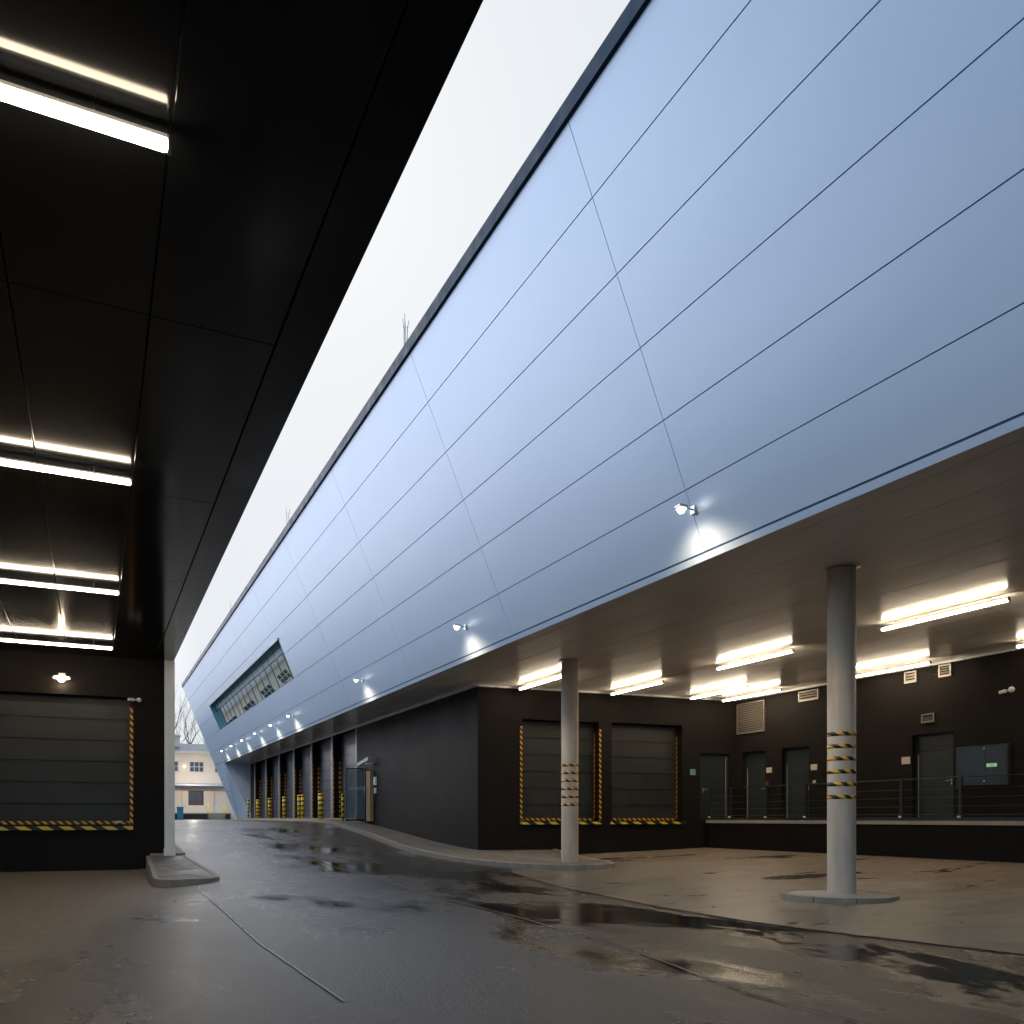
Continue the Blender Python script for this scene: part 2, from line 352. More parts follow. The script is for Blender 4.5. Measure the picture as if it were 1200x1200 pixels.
def interp(t, pts):
    if t <= pts[0][0]: return pts[0][1]
    for (a, va), (b, vb) in zip(pts, pts[1:]):
        if t <= b:
            k = (t-a)/(b-a); return va+(vb-va)*k
    return pts[-1][1]
def sst(a, b, x):
    t = max(0, min(1, (x-a)/(b-a))); return t*t*(3-2*t)

# ------------------------------------------------------------------ ground
RP = [(8, 0.0), (14, 0.02), (19.8, 0.13), (24.7, 0.30), (28.8, 0.60), (32.1, 0.85), (35.3, 1.05), (38.5, 1.10)]
def ramp(Y): return (interp(Y-1, RP)+interp(Y, RP)+interp(Y+1, RP))/3
def g(X, Y):
    r = ramp(Y)+0.2*sst(7.5, 2, X)*sst(18, 24, Y)*sst(34, 27, Y)
    if Y < 24:
        yd = 0.04+0.035*max(0, min(X, 17.4)-10); yd *= sst(7, 9.5, X) if X < 9.5 else 1
        k = sst(8.2, 10, X)*sst(24, 21.5, Y); r = r*(1-k)+yd*k
    if X < 2.0: r *= sst(1.0, 2.0, X)*sst(23, 22.3, Y)+sst(22.3, 23, Y)
    return r
def axis(bp):
    o = []
    for (a, b, st) in bp:
        n = max(1, round((b-a)/st)); o += [a+(b-a)*i/n for i in range(n)]
    return o+[bp[-1][1]]
def sheet(name, xs, ys, z, m, warp=None):
    mb = MB(); nx = len(xs)
    for y in ys:
        for x in xs:
            X = warp(x, y) if warp else x
            mb.v.append((X, y, z(X, y)))
    for j in range(len(ys)-1):
        for i in range(nx-1):
            k = j*nx+i; mb.f.append((k, k+1, k+nx+1, k+nx)); mb.m.append(0); mb.smooth.append(True)
    return mb.build(name, m)
xs = axis([(-600, -60, 180), (-60, -10, 25), (-10, 20, 0.4), (20, 60, 20), (60, 600, 180)])
ys = axis([(-600, -20, 145), (-20, 0, 5), (0, 40, 0.4), (40, 100, 10), (100, 900, 200)])
tag(sheet('asphalt_road', xs, ys, g, 'asphalt'), kind='structure')
def xs_right(Y): return interp(Y, [(-8, 8.9), (2, 8.0), (4.9, 7.6), (6.5, 7.25), (8, 7.05), (10, 7.07), (13, 7.4), (16.6, 8.1), (17.6, 8.8), (18.5, 10.5), (22, 12.4)])+0.02*noise.noise((0, Y*2.3, 0))
def ywr(t, Y): a = xs_right(Y); return a+(17.5-a)*t
tag(sheet('concrete_yard', [i/28 for i in range(29)], axis([(-8, 0, 2), (0, 22, 0.25)]), lambda x, y: g(x, y)+0.010, 'yard', ywr), kind='structure')
def strip(name, pts, wd, m, dz=0.008, jit=0.02, step=0.15):
    mb = MB(); ys_ = axis([(pts[0][0], pts[-1][0], step)]); prev = None
    for y in ys_:
        x = interp(y, pts)+jit*noise.noise((y*1.7, 5.1, wd*50))+jit*0.6*noise.noise((y*7, 1.1, 2)); ww = wd*(0.75+0.6*abs(noise.noise((y*3, 0, 9))))
        cur = ((x-ww/2, y, g(x-ww/2, y)+dz), (x+ww/2, y, g(x+ww/2, y)+dz))
        if prev: mb.quad(prev[0], prev[1], cur[1], cur[0])
        prev = cur
    return tag(mb.build(name, m), kind='structure')
strip('sealed_road_joint', [(5.7, 1.52), (8.8, 1.47), (12, 1.55), (15.3, 1.6), (16.2, 1.7)], 0.02, 'wetjoint', 0.012, 0.01, 0.1)
strip('road_joint', [(3.2, 4.2), (4.6, 4.14), (7, 4.6), (9.65, 4.74), (18.5, 4.9), (25.4, 5.0), (31, 5.1)], 0.028, 'crack', 0.012, 0.02)
strip('yard_joint', [(3.0, 7.9), (4.9, 7.57), (6.5, 7.22), (8, 7.02), (10, 7.04), (13, 7.37), (16.6, 8.07), (17.4, 8.6)], 0.025, 'crack', 0.018, 0.012)

# pavement along the dark wall
def xc(Y): return interp(Y, [(16.75, 10.2), (16.85, 9.8), (17.1, 9.35), (17.6, 8.9), (18.4, 8.55), (19.8, 8.25), (21.5, 8.12), (24.7, 8.3), (28.8, 8.55), (32, 8.6), (60, 8.7)])
def xi(Y):
    if Y > 22.2: return 9.95
    return interp(Y, [(16.75, 10.5), (16.85, 10.90), (17.1, 11.1), (17.6, 11.3), (18.3, 11.4), (20, 11.75), (22.2, 12.3)])
def pz(X, Y):
    r = ramp(Y); return r+0.10+0.02*sst(19, 23, Y)
pav = MB(); kb = MB(); ys_ = axis([(16.75, 16.85, 0.05), (16.85, 18, 0.15), (18, 22.2, 0.3), (22.21, 36, 0.5), (36, 61, 5)]); N = 8; rows = []
for y in ys_:
    a, b_ = xc(y)+0.12, xi(y)-(0.0 if y > 22.2 else 0.12)
    rows.append([(a+(b_-a)*i/N, y) for i in range(N+1)])
for r0, r1 in zip(rows, rows[1:]):
    for i in range(N):
        pav.quad(*[(x, y, pz(x, y)) for x, y in (r0[i], r0[i+1], r1[i+1], r1[i])])
tag(pav.build('pavement', 'paving'), kind='structure')
def kerbseg(mb, p, q, inward, zt, zb):
    (x0, y0), (x1, y1) = p, q
    mb.hexa([(x0, y0), (x1, y1), (x1+inward[0], y1+inward[1]), (x0+inward[0], y0+inward[1])], zb, zt)
ks = axis([(16.75, 16.85, 0.05), (16.85, 18, 0.15), (18, 60, 1.0)])
for a, b_ in zip(ks, ks[1:]):
    kerbseg(kb, (xc(a), a), (xc(b_-0.012 if b_ > 18 else b_), b_-0.012 if b_ > 18 else b_), (0.14, 0), lambda x, y: pz(x, y)+0.006, lambda x, y: g(x, y)-0.1)
ks = axis([(16.75, 16.85, 0.05), (16.85, 18, 0.15), (18, 22.05, 0.8)])
for a, b_ in zip(ks, ks[1:]):
    kerbseg(kb, (xi(a), a), (xi(b_), b_), (-0.14, 0), lambda x, y: pz(x, y)+0.006, lambda x, y: g(x, y)-0.1)
kb.hexa([(10.1, 16.72), (10.6, 16.72), (10.6, 16.9), (10.1, 16.9)], -0.05, lambda x, y: pz(x, y)+0.006)
tag(kb.build('kerb', 'kerb'), kind='structure')
# left kerbed island
isl = [(1.12, 22.15), (0.98, 17.0), (1.02, 16.6), (1.22, 16.35), (1.9, 16.5), (2.12, 16.8), (2.15, 17.4), (2.0, 20.5), (1.98, 22.15)]
iz = lambda x, y: 0.135+0.205*sst(16.3, 22.4, y)*1.0
cx_, cy_ = 1.55, 19.2
inner = [(x+(cx_-x)*0.16, y+(0.12 if y < 17.5 else 0)) for x, y in isl]; inner[0] = (1.2, 22.15); inner[-1] = (1.9, 22.15)
im = MB(); im.hexa(inner, -0.1, iz); 
tag(im.build('paved_island', 'paving'), kind='structure')
km = MB()
for i in range(len(isl)-1):
    km.hexa([isl[i], isl[i+1], inner[i+1], inner[i]], -0.15, lambda x, y: iz(x, y)+0.008)
tag(km.build('island_kerb', 'kerb'), kind='structure')
vp = MB(); 
pp = [(22.15, 1.2, 2.0), (24, 1.3, 1.98), (26, 1.3, 1.98), (30, 1.3, 1.98), (45, 1.3, 1.98)]
for (y0, a0, b0), (y1, a1, b1) in zip(pp, pp[1:]):
    vp.hexa([(a0, y0), (b0, y0), (b1, y1), (a1, y1)], 0.0, lambda x, y: g(2.0, y)+0.03)
tag(vp.build('verge_paving', 'kerb'), kind='structure')

# ------------------------------------------------------------------ wall helper
def wall(mb, P0, P1, z0, z1, holes, nin, depth, mi=0, rev_mi=None, thick=0.3):
    """sheet wall P0->P1 with rectangular holes (s0,s1,za,zb) and reveals going inward by depth"""
    P0, P1 = Vector((*P0, 0)), Vector((*P1, 0)); L_ = (P1-P0).length; u = (P1-P0)/L_; nin = Vector((*nin, 0)).normalized()
    rev_mi = mi if rev_mi is None else rev_mi
    ss = sorted({0, L_, *[h[0] for h in holes], *[h[1] for h in holes]}); zs = sorted({z0, z1, *[h[2] for h in holes], *[h[3] for h in holes]})
    pt = lambda s_, z, d=0: tuple(P0+u*s_+nin*d+Vector((0, 0, z)))
    for a, b_ in zip(ss, ss[1:]):
        for c_, d_ in zip(zs, zs[1:]):
            ms, mz = (a+b_)/2, (c_+d_)/2
            if any(h[0] < ms < h[1] and h[2] < mz < h[3] for h in holes): continue
            mb.quad(pt(a, c_), pt(b_, c_), pt(b_, d_), pt(a, d_), mi=mi)
    for (a, b_, c_, d_) in holes:
        for q in (((a, c_), (b_, c_)), ((b_, c_), (b_, d_)), ((b_, d_), (a, d_)), ((a, d_), (a, c_))):
            mb.quad(pt(*q[0]), pt(*q[1]), pt(*q[1], depth), pt(*q[0], depth), mi=rev_mi)
    return pt, u, nin

SZ = 5.05
# ------------------------------------------------------------------ warehouse (right)
W = empty('warehouse_building', (9.84, 22.3, 0), 'long warehouse with overhanging pale blue white clad facade above dark loading bays', 'building')
SL = 0.421
def fp(Y, u, off=0.0):   # point on the leaning facade, off = outward offset
    nx, nz_ = -0.9217, -0.388
    return (8.1-SL*u+nx*off, Y, SZ+u+nz_*off)
def facade_slab(mb, corners, th=0.03, mi=0):
    f_ = [fp(y, u, 0) for y, u in corners]; b_ = [fp(y, u, -th) for y, u in corners]; k = len(f_)
    mb.quad(*f_, mi=mi)
    for i in range(k): mb.quad(f_[i], b_[i], b_[(i+1) % k], f_[(i+1) % k], mi=mi)
clad = MB(); rowsU = [0.11, 0.95, 1.88, 2.82, 3.75, 4.69, 5.63]; G = 0.007
def yend(u): return 65.6+(5.63-u)*0.178
colsY = [-9.2, -2.8, 3.6, 10.0, 16.4, 22.8, 29.2, 35.6, 42.0, 48.4, 54.8, 61.2]
WY0, WY1, WU0, WU1 = 35.0, 57.8, 1.885, 3.45
for ua, ub in zip(rowsU, rowsU[1:]):
    for ya, yb in zip(colsY, colsY[1:]):
        segs = [(ya, yb, ua, ub)]
        if ua >= 1.87 and ua < WU1:      # cut round the window band
            segs = []
            lo, hi = max(ya, WY0), min(yb, WY1)
            if lo >= hi: segs = [(ya, yb, ua, ub)]
            else:
                if ya < lo: segs.append((ya, lo, ua, ub))
                if yb > hi: segs.append((hi, yb, ua, ub))
                if ub > WU1: segs.append((lo, hi, WU1-G, ub))
        for (a, b_, c_, d_) in segs:
            gl = G*0.35 if a not in colsY or a < 9 else G*0.4
            facade_slab(clad, [(a+G*0.8, c_+G), (b_-G*0.8, c_+G), (b_-G*0.8, d_-G), (a+G*0.8, d_-G)])
    facade_slab(clad, [(61.2+G, ua+G), (yend(ua+G), ua+G), (yend(ub-G), ub-G), (61.2+G, ub-G)])
for ya, yb in zip(colsY, colsY[1:]): facade_slab(clad, [(ya+.003, 0.0), (yb-.003, 0.0), (yb-.003, 0.09), (ya+.003, 0.09)])
facade_slab(clad, [(61.6, 0.0), (yend(0), 0.0), (yend(0.09), 0.09), (61.6, 0.09)])
for k in range(5):    # triangular leg panels going down to the ground
    ua, ub = -0.93*(k+1), -0.93*k
    if k == 4: ua = -4.1
    lo = lambda u: 61.6+5.3*(-u/4.0)
    facade_slab(clad, [(lo(ua+G), ua+G), (max(yend(ua+G), lo(ua+G)+.05), ua+G), (yend(ub-G), ub-G), (lo(ub-G), ub-G)])
clad.build('cladding', 'facade', W)
bk = MB(); hol = []
def fq(mb, y0, y1, u0, u1, off=-0.028): mb.quad(fp(y0, u0, off), fp(y1, u0, off), fp(y1, u1, off), fp(y0, u1, off))
fq(bk, -9.2, WY0, 0, 5.6); fq(bk, WY1, 65.6, 0, 5.6); fq(bk, WY0, WY1, 0, WU0); fq(bk, WY0, WY1, WU1, 5.6)
bk.quad(fp(61.7, -0.02, -0.028), fp(66.6, -0.02, -0.028), fp(67.2, -4.0, -0.028), fp(66.95, -4.0, -0.028))
bk.build('cladding_backing', 'groove', W)
# window band
wb = MB()
for y in (WY0, WY1):
    wb.quad(fp(y, WU0, 0.0), fp(y, WU1, 0.0), fp(y, WU1, -0.34), fp(y, WU0, -0.34))
wb.quad(fp(WY0, WU0, 0), fp(WY1, WU0, 0), fp(WY1, WU0, -0.34), fp(WY0, WU0, -0.34))
wb.quad(fp(WY0, WU1, 0), fp(WY1, WU1, 0), fp(WY1, WU1, -0.34), fp(WY0, WU1, -0.34), mi=1)
win = MB(); fq(win, WY0, WY1, WU0, 3.0, -0.30)
wo = win.build('window_band', 'mirror', W); tag(wo, 'long band of mirror glass reflecting the beige house')
wb.build('window_reveal', ['reveal', 'trim_light'], wo)
sp_ = MB(); fq(sp_, WY0, WY1, 3.0, WU1, -0.29); sp_.build('roof_reflection_strip', 'roof_reflection', wo)
for k in range(1, 16):
    y = WY0+(WY1-WY0)*k/16; mm = MB(); mm.obox(fp(y-0.025, WU0, -0.31), (0, 0.05, 0), Vector(fp(0, 1, 0))-Vector(fp(0, 0, 0)), (0, 0, 0))if False else None
    a = Vector(fp(y-0.018, WU0, -0.295)); up = (Vector(fp(0, WU1, 0))-Vector(fp(0, WU0, 0))); nn = Vector((-0.9217, 0, -0.388))*0.015
    mm.obox(a, (0, 0.036, 0), up, nn); mm.build('mullion', 'frame_dark', wo)
tr = MB(); tr.obox(fp(WY0, 2.98, -0.285), (0, WY1-WY0, 0), (Vector(fp(0, 0.05, 0))-Vector(fp(0, 0, 0))), Vector((-0.9217, 0, -0.388))*0.03); tr.build('transom', 'frame_dark', wo)
hd = MB(); hd.obox(fp(WY0-0.05, WU1-0.07, 0.0), (0, WY1-WY0+0.1, 0), (Vector(fp(0, 0.07, 0))-Vector(fp(0, 0, 0))), Vector((-0.9217, 0, -0.388))*0.05); hd.build('window_head_flashing', 'trim_light', wo)
# coping, roof, end walls
cp = MB(); cp.box(5.685, 6.0, -9.2, 65.72, SZ+5.59, SZ+5.85); cp.build('roof_coping', 'trim_blue', W)
rf = MB(); rf.box(6.0, 34, -9.2, 65.6, 10.45, 10.64)
rf.build('roof', 'trim_dark', W)
ew = MB()
e1 = [fp(65.6, 5.6, -0.03), fp(66.6, 0, -0.03), fp(67.2, -4.1, -0.03), (34, 67.2, 0.9), (34, 65.6, 10.6)]
ew.quad(*e1); ew.quad((34, -9.2, 0), (34, 67.2, 0), (34, 65.6, 10.6), (34, -9.2, 10.6))
ew.quad((8.1, -9.2, SZ), (5.73, -9.2, 10.6), (34, -9.2, 10.6), (34, -9.2, SZ))
ew.build('end_wall', 'facade', W)
rv = MB(); Apt, Bpt, Cpt, Dpt = (8.1, 61.6, SZ), (9.83, 66.95, 1.0), (10.12, 61.6, 1.0), (10.12, 61.6, SZ)
rv.quad(Apt, Bpt, Cpt, Dpt); 
for zz in (2.0, 2.95, 3.9):
    pass
rv.build('end_reveal', 'facade', W)
# soffit panels
sf = MB(); bx = [8.1, 8.38, 9.25]+[9.25+0.93*i for i in range(1, 11)]+[18.75]; by = [-9.2, -2.8, 3.6, 10.1, 16.4, 22.8, 29.2, 35.6, 42, 48.4, 54.8, 61.6]
for a, b_ in zip(bx, bx[1:]):
    for c_, d_ in zip(by, by[1:]):
        if a > 10.2 and c_ > 22.7: continue
        if a > 18.7: continue
        sf.box(a+0.006, b_-0.006, c_+0.004, d_-0.004, SZ, SZ+0.03)
sf.build('soffit', 'soffit', W, bevel=0.003)
sb = MB(); sb.box(8.12, 19, -9.1, 61.6, SZ+0.026, SZ+0.08); sb.build('soffit_backing', 'groove_dark', W)
# walls under the overhang
SLP = -0.09
def bwY(X): return 22.3+SLP*(X-9.84)
dw = MB()
BAY = [(34.8, 38.57), (38.97, 42.71), (43.1, 46.9), (47.3, 51.0), (51.4, 55.3), (55.7, 59.5)]
holes = [(a-22.3, b_-22.3, 1.12, 5.02) for a, b_ in BAY]+[(32.42-22.3, 33.55-22.3, 1.05, 3.12)]
wall(dw, (9.84, 22.3), (9.84, 61.6), -0.3, SZ, holes, (1, 0), 0.42)
dw.build('wall', 'stucco', W)
bw = MB(); P0 = (9.84, bwY(9.84)); P1 = (18.55, bwY(18.55)); uL = math.hypot(8.71, SLP*8.71); cosw = 8.71/uL
sx = lambda X: (X-9.84)/cosw
holes = [(sx(11.2), sx(13.68), 1.15, 4.13), (sx(14.11), sx(16.57), 1.15, 4.15), (sx(17.23), sx(18.32), 1.18, 3.30)]
nb = (-(P1[1]-P0[1])/uL, 8.71/uL)
ptB, uB, nB = wall(bw, P0, P1, -0.3, SZ, holes, nb, 0.42)
bw.build('wall', 'stucco', W)
rw = MB(); YB = bwY(18.55)
DR = [(20.14, 21.18), (18.36, 19.45), (13.75, 14.9)]
holes = [(YB-b_, YB-a, 1.18, 3.33) for a, b_ in DR]
ptR, uR, nR = wall(rw, (18.55, YB), (18.55, -9.2), -0.3, SZ, holes, (1, 0), 0.22)
rw.build('wall', 'stucco', W)
tl = MB(); tl.box(9.79, 9.835, 22.3, 61.5, SZ-0.05, SZ-0.003); 
o_ = Vector((*P0, SZ-0.05)); tl.obox(o_-nB*0.045, uB*uL, nB*0.04, (0, 0, 0.047)); tl.box(18.50, 18.545, -9, YB-0.06, SZ-0.05, SZ-0.003)
tl.build('wall_head_trim', 'trim_light', W)

def sectional(parent_label, O, u, nin, width, z0, z1, npan, dmat, back=0.36, haz='haz', zt=3.92, inner_stripe=True, left=True, right=True):
    """sectional dock door set back in its opening; O = bottom left corner on the wall face"""
    O = Vector(O); u = Vector(u); nin = Vector(nin); mb = MB(); ph = (z1-z0)/npan
    for i in range(npan):
        za = z0+i*ph
        mb.obox(O+nin*back+Vector((0, 0, za+0.008)), u*width, nin*0.05, (0, 0, ph-0.016))
        mb.obox(O+nin*(back-0.012)+u*0.02+Vector((0, 0, za+ph-0.035)), u*(width-0.04), nin*0.012, (0, 0, 0.022))
    mb.obox(O+nin*(back+0.03)+Vector((0, 0, z0)), u*width, nin*0.03, (0, 0, z1-z0), mi=1)
    d = mb.build('dock_door', [dmat, 'groove_dark'], W, origin=O+Vector((0, 0, z0))); tag(d, parent_label)
    t = 0.07
    if left:
        s_ = MB(); s_.obox(O-u*t-nin*0.012+Vector((0, 0, z0)), u*t, nin*0.01, (0, 0, zt-z0)); s_.build('edge_stripe', haz, d)
    if right:
        s_ = MB(); s_.obox(O+u*width-nin*0.012+Vector((0, 0, z0)), u*t, nin*0.01, (0, 0, zt-z0)); s_.build('edge_stripe', haz, d)
    if inner_stripe:
        s_ = MB(); s_.obox(O+u*(width-0.012)+nin*(back-0.09)+Vector((0, 0, z0+0.05)), u*0.01, nin*0.07, (0, 0, zt-z0-0.15)); s_.build('inner_stripe', haz, d)
    s_ = MB(); s_.obox(O+nin*(back-0.022)+Vector((0, 0, z0+0.02)), u*width, nin*0.02, (0, 0, 0.075)); s_.build('bottom_stripe', haz, d)
    return d
for i, (xa, xb, lab) in enumerate([(11.2, 13.68, 'dark sectional dock door partly behind the far concrete column'), (14.11, 16.57, 'dark sectional dock door nearest the railed platform')]):
    O = ptB(sx(xa), 0); wdt = sx(xb)-sx(xa)
    d = sectional(lab, O, uB, nB, wdt, 1.15, 4.13, 6, 'door', left=(i == 0), right=(i == 0))
    s_ = MB(); s_.obox(Vector(O)-uB*0.07-nB*0.09+Vector((0, 0, 1.06)), uB*(wdt+0.14), nB*0.088, (0, 0, 0.075)); s_.build('sill_bumper', 'haz_yel', d)
for i, (a, b_) in enumerate(BAY):
    O = (9.84, b_, 0); ii = ['nearest the glass screen', 'second from the glass screen', 'third from the glass screen', 'fourth from the glass screen', 'fifth from the glass screen', 'next to the white end leg'][i]
    d = sectional('tall grey dock door '+ii, (9.84, a, 0), (0, 1, 0), (1, 0, 0), b_-a, 1.12, 5.02, 8, 'door_blue', back=0.33, haz='haz_far', zt=3.95, left=False, inner_stripe=True)
    s_ = MB(); s_.box(9.80, 9.86, a, b_, 1.14, 1.24); s_.build('sill_bar', 'wood', d)
    s_ = MB(); s_.box(9.86, 10.16, a+0.003, a+0.25, 1.12, 5.0); s_.build('door_side_panel', 'pier', d)
for i in range(len(BAY)):
    y0, y1 = BAY[i][1]+0.075, (BAY[i+1][0] if i+1 < len(BAY) else BAY[i][1]+0.4)
    s_ = MB(); s_.box(9.80, 9.836, y0, y1-0.01, 1.12, 4.99); s_.build('pier', 'pier', W)

def leaf_door(lab, P, u, nin, width, z0, z1, back, transom=False, handle_side=1, strip_side=None):
    P, u, nin = Vector(P), Vector(u), Vector(nin); mb = MB(); zl = z1-0.04 if not transom else z1-0.42
    mb.obox(P+nin*back+u*0.05+Vector((0, 0, z0)), u*(width-0.1), nin*0.05, (0, 0, zl-z0-0.008))
    if transom: mb.obox(P+nin*back+u*0.05+Vector((0, 0, zl)), u*(width-0.1), nin*0.045, (0, 0, z1-zl-0.04))
    d = mb.build('door', 'leaf', W, origin=P+Vector((0, 0, z0))); tag(d, lab)
    fr = MB()
    for s0 in (0, width-0.047): fr.obox(P+nin*(back-0.03)+u*s0+Vector((0, 0, z0)), u*0.047, nin*0.08, (0, 0, z1-z0))
    fr.obox(P+nin*(back-0.03)+u*0.047+Vector((0, 0, z1-0.038)), u*(width-0.094), nin*0.08, (0, 0, 0.038)); fr.build('door_frame', 'frame_dark', d)
    st = MB(); xx = width-0.075 if strip_side == 1 else 0.05
    st.obox(P+nin*(back-0.012)+u*xx+Vector((0, 0, z0+0.05)), u*0.018, nin*0.012, (0, 0, min(zl, z0+1.7 if strip_side == 0 else zl)-z0-0.1)); st.build('edge_strip', 'vent', d)
    hx = 0.17 if handle_side == 0 else width-0.17; sg = 1 if handle_side == 0 else -1
    hb = MB(); q = P+nin*(back-0.05)+u*hx+Vector((0, 0, z0+0.98)); hb.tube(q, q+nin*0.05, 0.014, n=8); hb.tube(q, q+u*0.13*sg, 0.013, n=8)
    hb.obox(q+nin*0.043-u*0.02+Vector((0, 0, -0.1)), u*0.04, nin*0.007, (0, 0, 0.14)); hb.build('handle', 'steel', d)
    return d
leaf_door('grey door facing the yard at the platform end', ptB(sx(17.23), 0), uB, nB, sx(18.32)-sx(17.23), 1.18, 3.30, 0.1, handle_side=0, strip_side=1)
for (a, b_), lab, tr_ in zip(DR, ['grey door just round the corner of the platform', 'grey door beside the small cream sign pair', 'grey door with transom next to the glass cabinet'], (False, False, True)):
    leaf_door(lab, (18.55, b_, 0), (0, -1, 0), (1, 0, 0), b_-a, 1.18, 3.33, 0.17, tr_, handle_side=1, strip_side=0)
# entrance door and wooden jamb
d = MB(); d.box(10.1, 10.15, 32.43, 33.54, 1.1, 3.1); dd = d.build('entrance_door', 'win_dark', W)
d = MB(); d.box(9.76, 10.05, 32.43, 32.60, 1.12, 3.10); d.box(9.70, 9.76, 32.43, 32.95, 1.12, 3.10); d.build('door_surround', 'wood', dd)
d = MB(); d.tube((9.66, 33.02, 2.1), (9.66, 33.02, 2.5), 0.02, n=8); d.tube((9.66, 33.02, 2.12), (9.72, 32.94, 2.12), 0.012, n=6); d.tube((9.66, 33.02, 2.48), (9.72, 32.94, 2.48), 0.012, n=6); d.build('pull_handle', 'steel', dd)

# ------------------------------------------------------------------ glass screen
S = empty('glass_screen', (9.4, 33.62, 1.2), 'clear glass wind screen with a row of frosted lettering beside the entrance door', 'screen')
d = MB(); d.box(9.08, 9.83, 33.6, 33.62, 1.2, 3.22); d.build('glass_pane', 'glass', S)
d = MB(); d.box(9.04, 9.08, 33.59, 33.63, 1.13, 3.26); d.box(9.08, 9.83, 33.59, 33.63, 3.22, 3.26); d.box(9.08, 9.83, 33.59, 33.63, 1.13, 1.2); d.build('frame', 'frame_dark', S)
fc = bpy.data.curves.new('lettering', 'FONT'); fc.body = 'AIRPORTS'; fc.size = 0.175; fc.extrude = 0.002; fc.align_x = 'CENTER'
ft = bpy.data.objects.new('lettering', fc); C.objects.link(ft); 
dg = bpy.context.evaluated_depsgraph_get(); me = bpy.data.meshes.new_from_object(ft.evaluated_get(dg)); bpy.data.objects.remove(ft)
lt = bpy.data.objects.new('lettering', me); C.objects.link(lt); me.materials.append(M['frost']); lt.parent = S
lt.rotation_euler = (math.radians(90), 0, 0); lt.location = (0.05, -0.03, 1.18); lt.scale = (0.74, 1, 1)

# ------------------------------------------------------------------ loading platform and railing
pf = empty('loading_platform', (17.95, 10, 0), 'long black walled loading platform with pale concrete edge below the grey doors', 'platform')
d = MB(); d.box(17.45, 18.54, -9.1, 21.52, -0.3, 1.09); d.build('platform_wall', 'stucco', pf)
d = MB(); d.box(17.40, 18.54, -9.1, 21.56, 1.093, 1.18); d.build('platform_slab', 'lip', pf)
R = empty('platform_railing', (17.5, 10, 1.18), 'dark wire railing with white footed posts along the platform edge', 'railing')
for y in (21.45, 20.5, 18.95, 17.43, 15.9, 14.35, 12.79, 11.2, 9.6, 8.0, 6.4):
    d = MB(); d.box(17.47, 17.53, y-0.035, y+0.035, 1.18, 2.20); po = d.build('post', 'rail', R)
    d = MB(); d.lathe((17.44, y, 1.25), [(0.0, 0), (0.04, 0.0), (0.04, 0.05), (0.0, 0.05)], 10); d.build('foot_cap', 'white_pl', po)
for z, r_ in ((2.17, 0.012), (1.92, 0.006), (1.72, 0.006), (1.52, 0.006), (1.33, 0.008)):
    d = MB(); d.tube((17.5, 6.0, z), (17.5, 21.5, z), r_, n=6); d.build('rail_wire', 'rail', R)
d = MB(); d.box(17.48, 17.52, 6, 21.5, 1.19, 1.26); d.build('toe_board', 'rail', R)

# ------------------------------------------------------------------ columns
def column(x, y, zb, label, grp):
    r = 0.206; T = empty('concrete_column', (x, y, zb), label, 'column', grp)
    d = MB(); d.lathe((x, y, 0), [(r+0.004, zb-0.05), (r, zb+0.02), (r, SZ-0.04)], 48); d.build('shaft', 'conc_col', T)
    d = MB(); d.lathe((x, y, 0), [(r, SZ-0.014), (0.27, SZ-0.012), (0.27, SZ-0.002)], 40); d.build('collar', 'conc_col', T)
    for z in (2.51, 2.325, 2.14, 1.945, 1.755, 1.565):
        d = MB(); d.lathe((x, y, z), [(r, -0.03), (r+0.003, -0.03), (r+0.003, 0.03), (r, 0.03)], 48); d.build('hazard_band', 'haz_col', T)
    return T
column(10.18, 9.42, 0.10, 'near round concrete column on its own circular kerbed island', 'round concrete columns under the overhang')
column(10.30, 17.85, 0.14, 'far round concrete column on the tip of the pavement', 'round concrete columns under the overhang')
ci = MB(); cxx, cyy = 10.05, 9.37
ci.lathe((cxx, cyy, 0), [(0.72, -0.1), (0.72, 0.108), (0.0, 0.112)], 40)
tag(ci.build('column_island', 'lip'), kind='structure')
ck = MB(); K = 9
for i in range(K):
    a0, a1 = 2*math.pi*i/K+0.008, 2*math.pi*(i+1)/K-0.008; n = 5
    for j in range(n):
        t0, t1 = a0+(a1-a0)*j/n, a0+(a1-a0)*(j+1)/n
        ck.hexa([(cxx+q*math.cos(t), cyy+q*math.sin(t)) for q, t in ((0.72, t0), (0.84, t0), (0.84, t1), (0.72, t1))], -0.08, 0.115)
tag(ck.build('column_island_kerb', 'kerb'), kind='structure')

# ------------------------------------------------------------------ lights
def tube_light(x0, y0, dx, dy, label, grp, strength='tube', z=SZ-0.11):
    L_ = math.hypot(dx, dy); u = Vector((dx/L_, dy/L_, 0)); v = Vector((-u.y, u.x, 0)); c_ = Vector((x0+dx/2, y0+dy/2, z))
    T = empty('tube_light', tuple(c_), label, 'ceiling light', grp)
    d = MB(); a = Vector((x0, y0, z)); d.obox(a-v*0.035+Vector((0, 0, -0.03)), u*L_, v*0.07, (0, 0, 0.038)); d.build('diffuser', strength, T, bevel=0.012)
    d = MB(); d.obox(a-v*0.028+Vector((0, 0, 0.016)), u*L_, v*0.056, (0, 0, 0.022)); d.build('housing', 'white_pl', T)
    for k in (-0.02, L_+0.004):
        d = MB(); d.obox(a+u*k-v*0.037+Vector((0, 0, -0.031)), u*0.016, v*0.074, (0, 0, 0.068)); d.build('end_cap', 'steel', T)
    for k in (0.12, 0.88):
        d = MB(); p = a+u*L_*k; d.tube(p+Vector((0, 0, 0.035)), p+Vector((0, 0, 0.108)), 0.007, n=6); d.build('hanger', 'steel', T)
    return T
grpL = 'tube lights under the black canopy'; grpR = 'tube lights under the warehouse overhang'
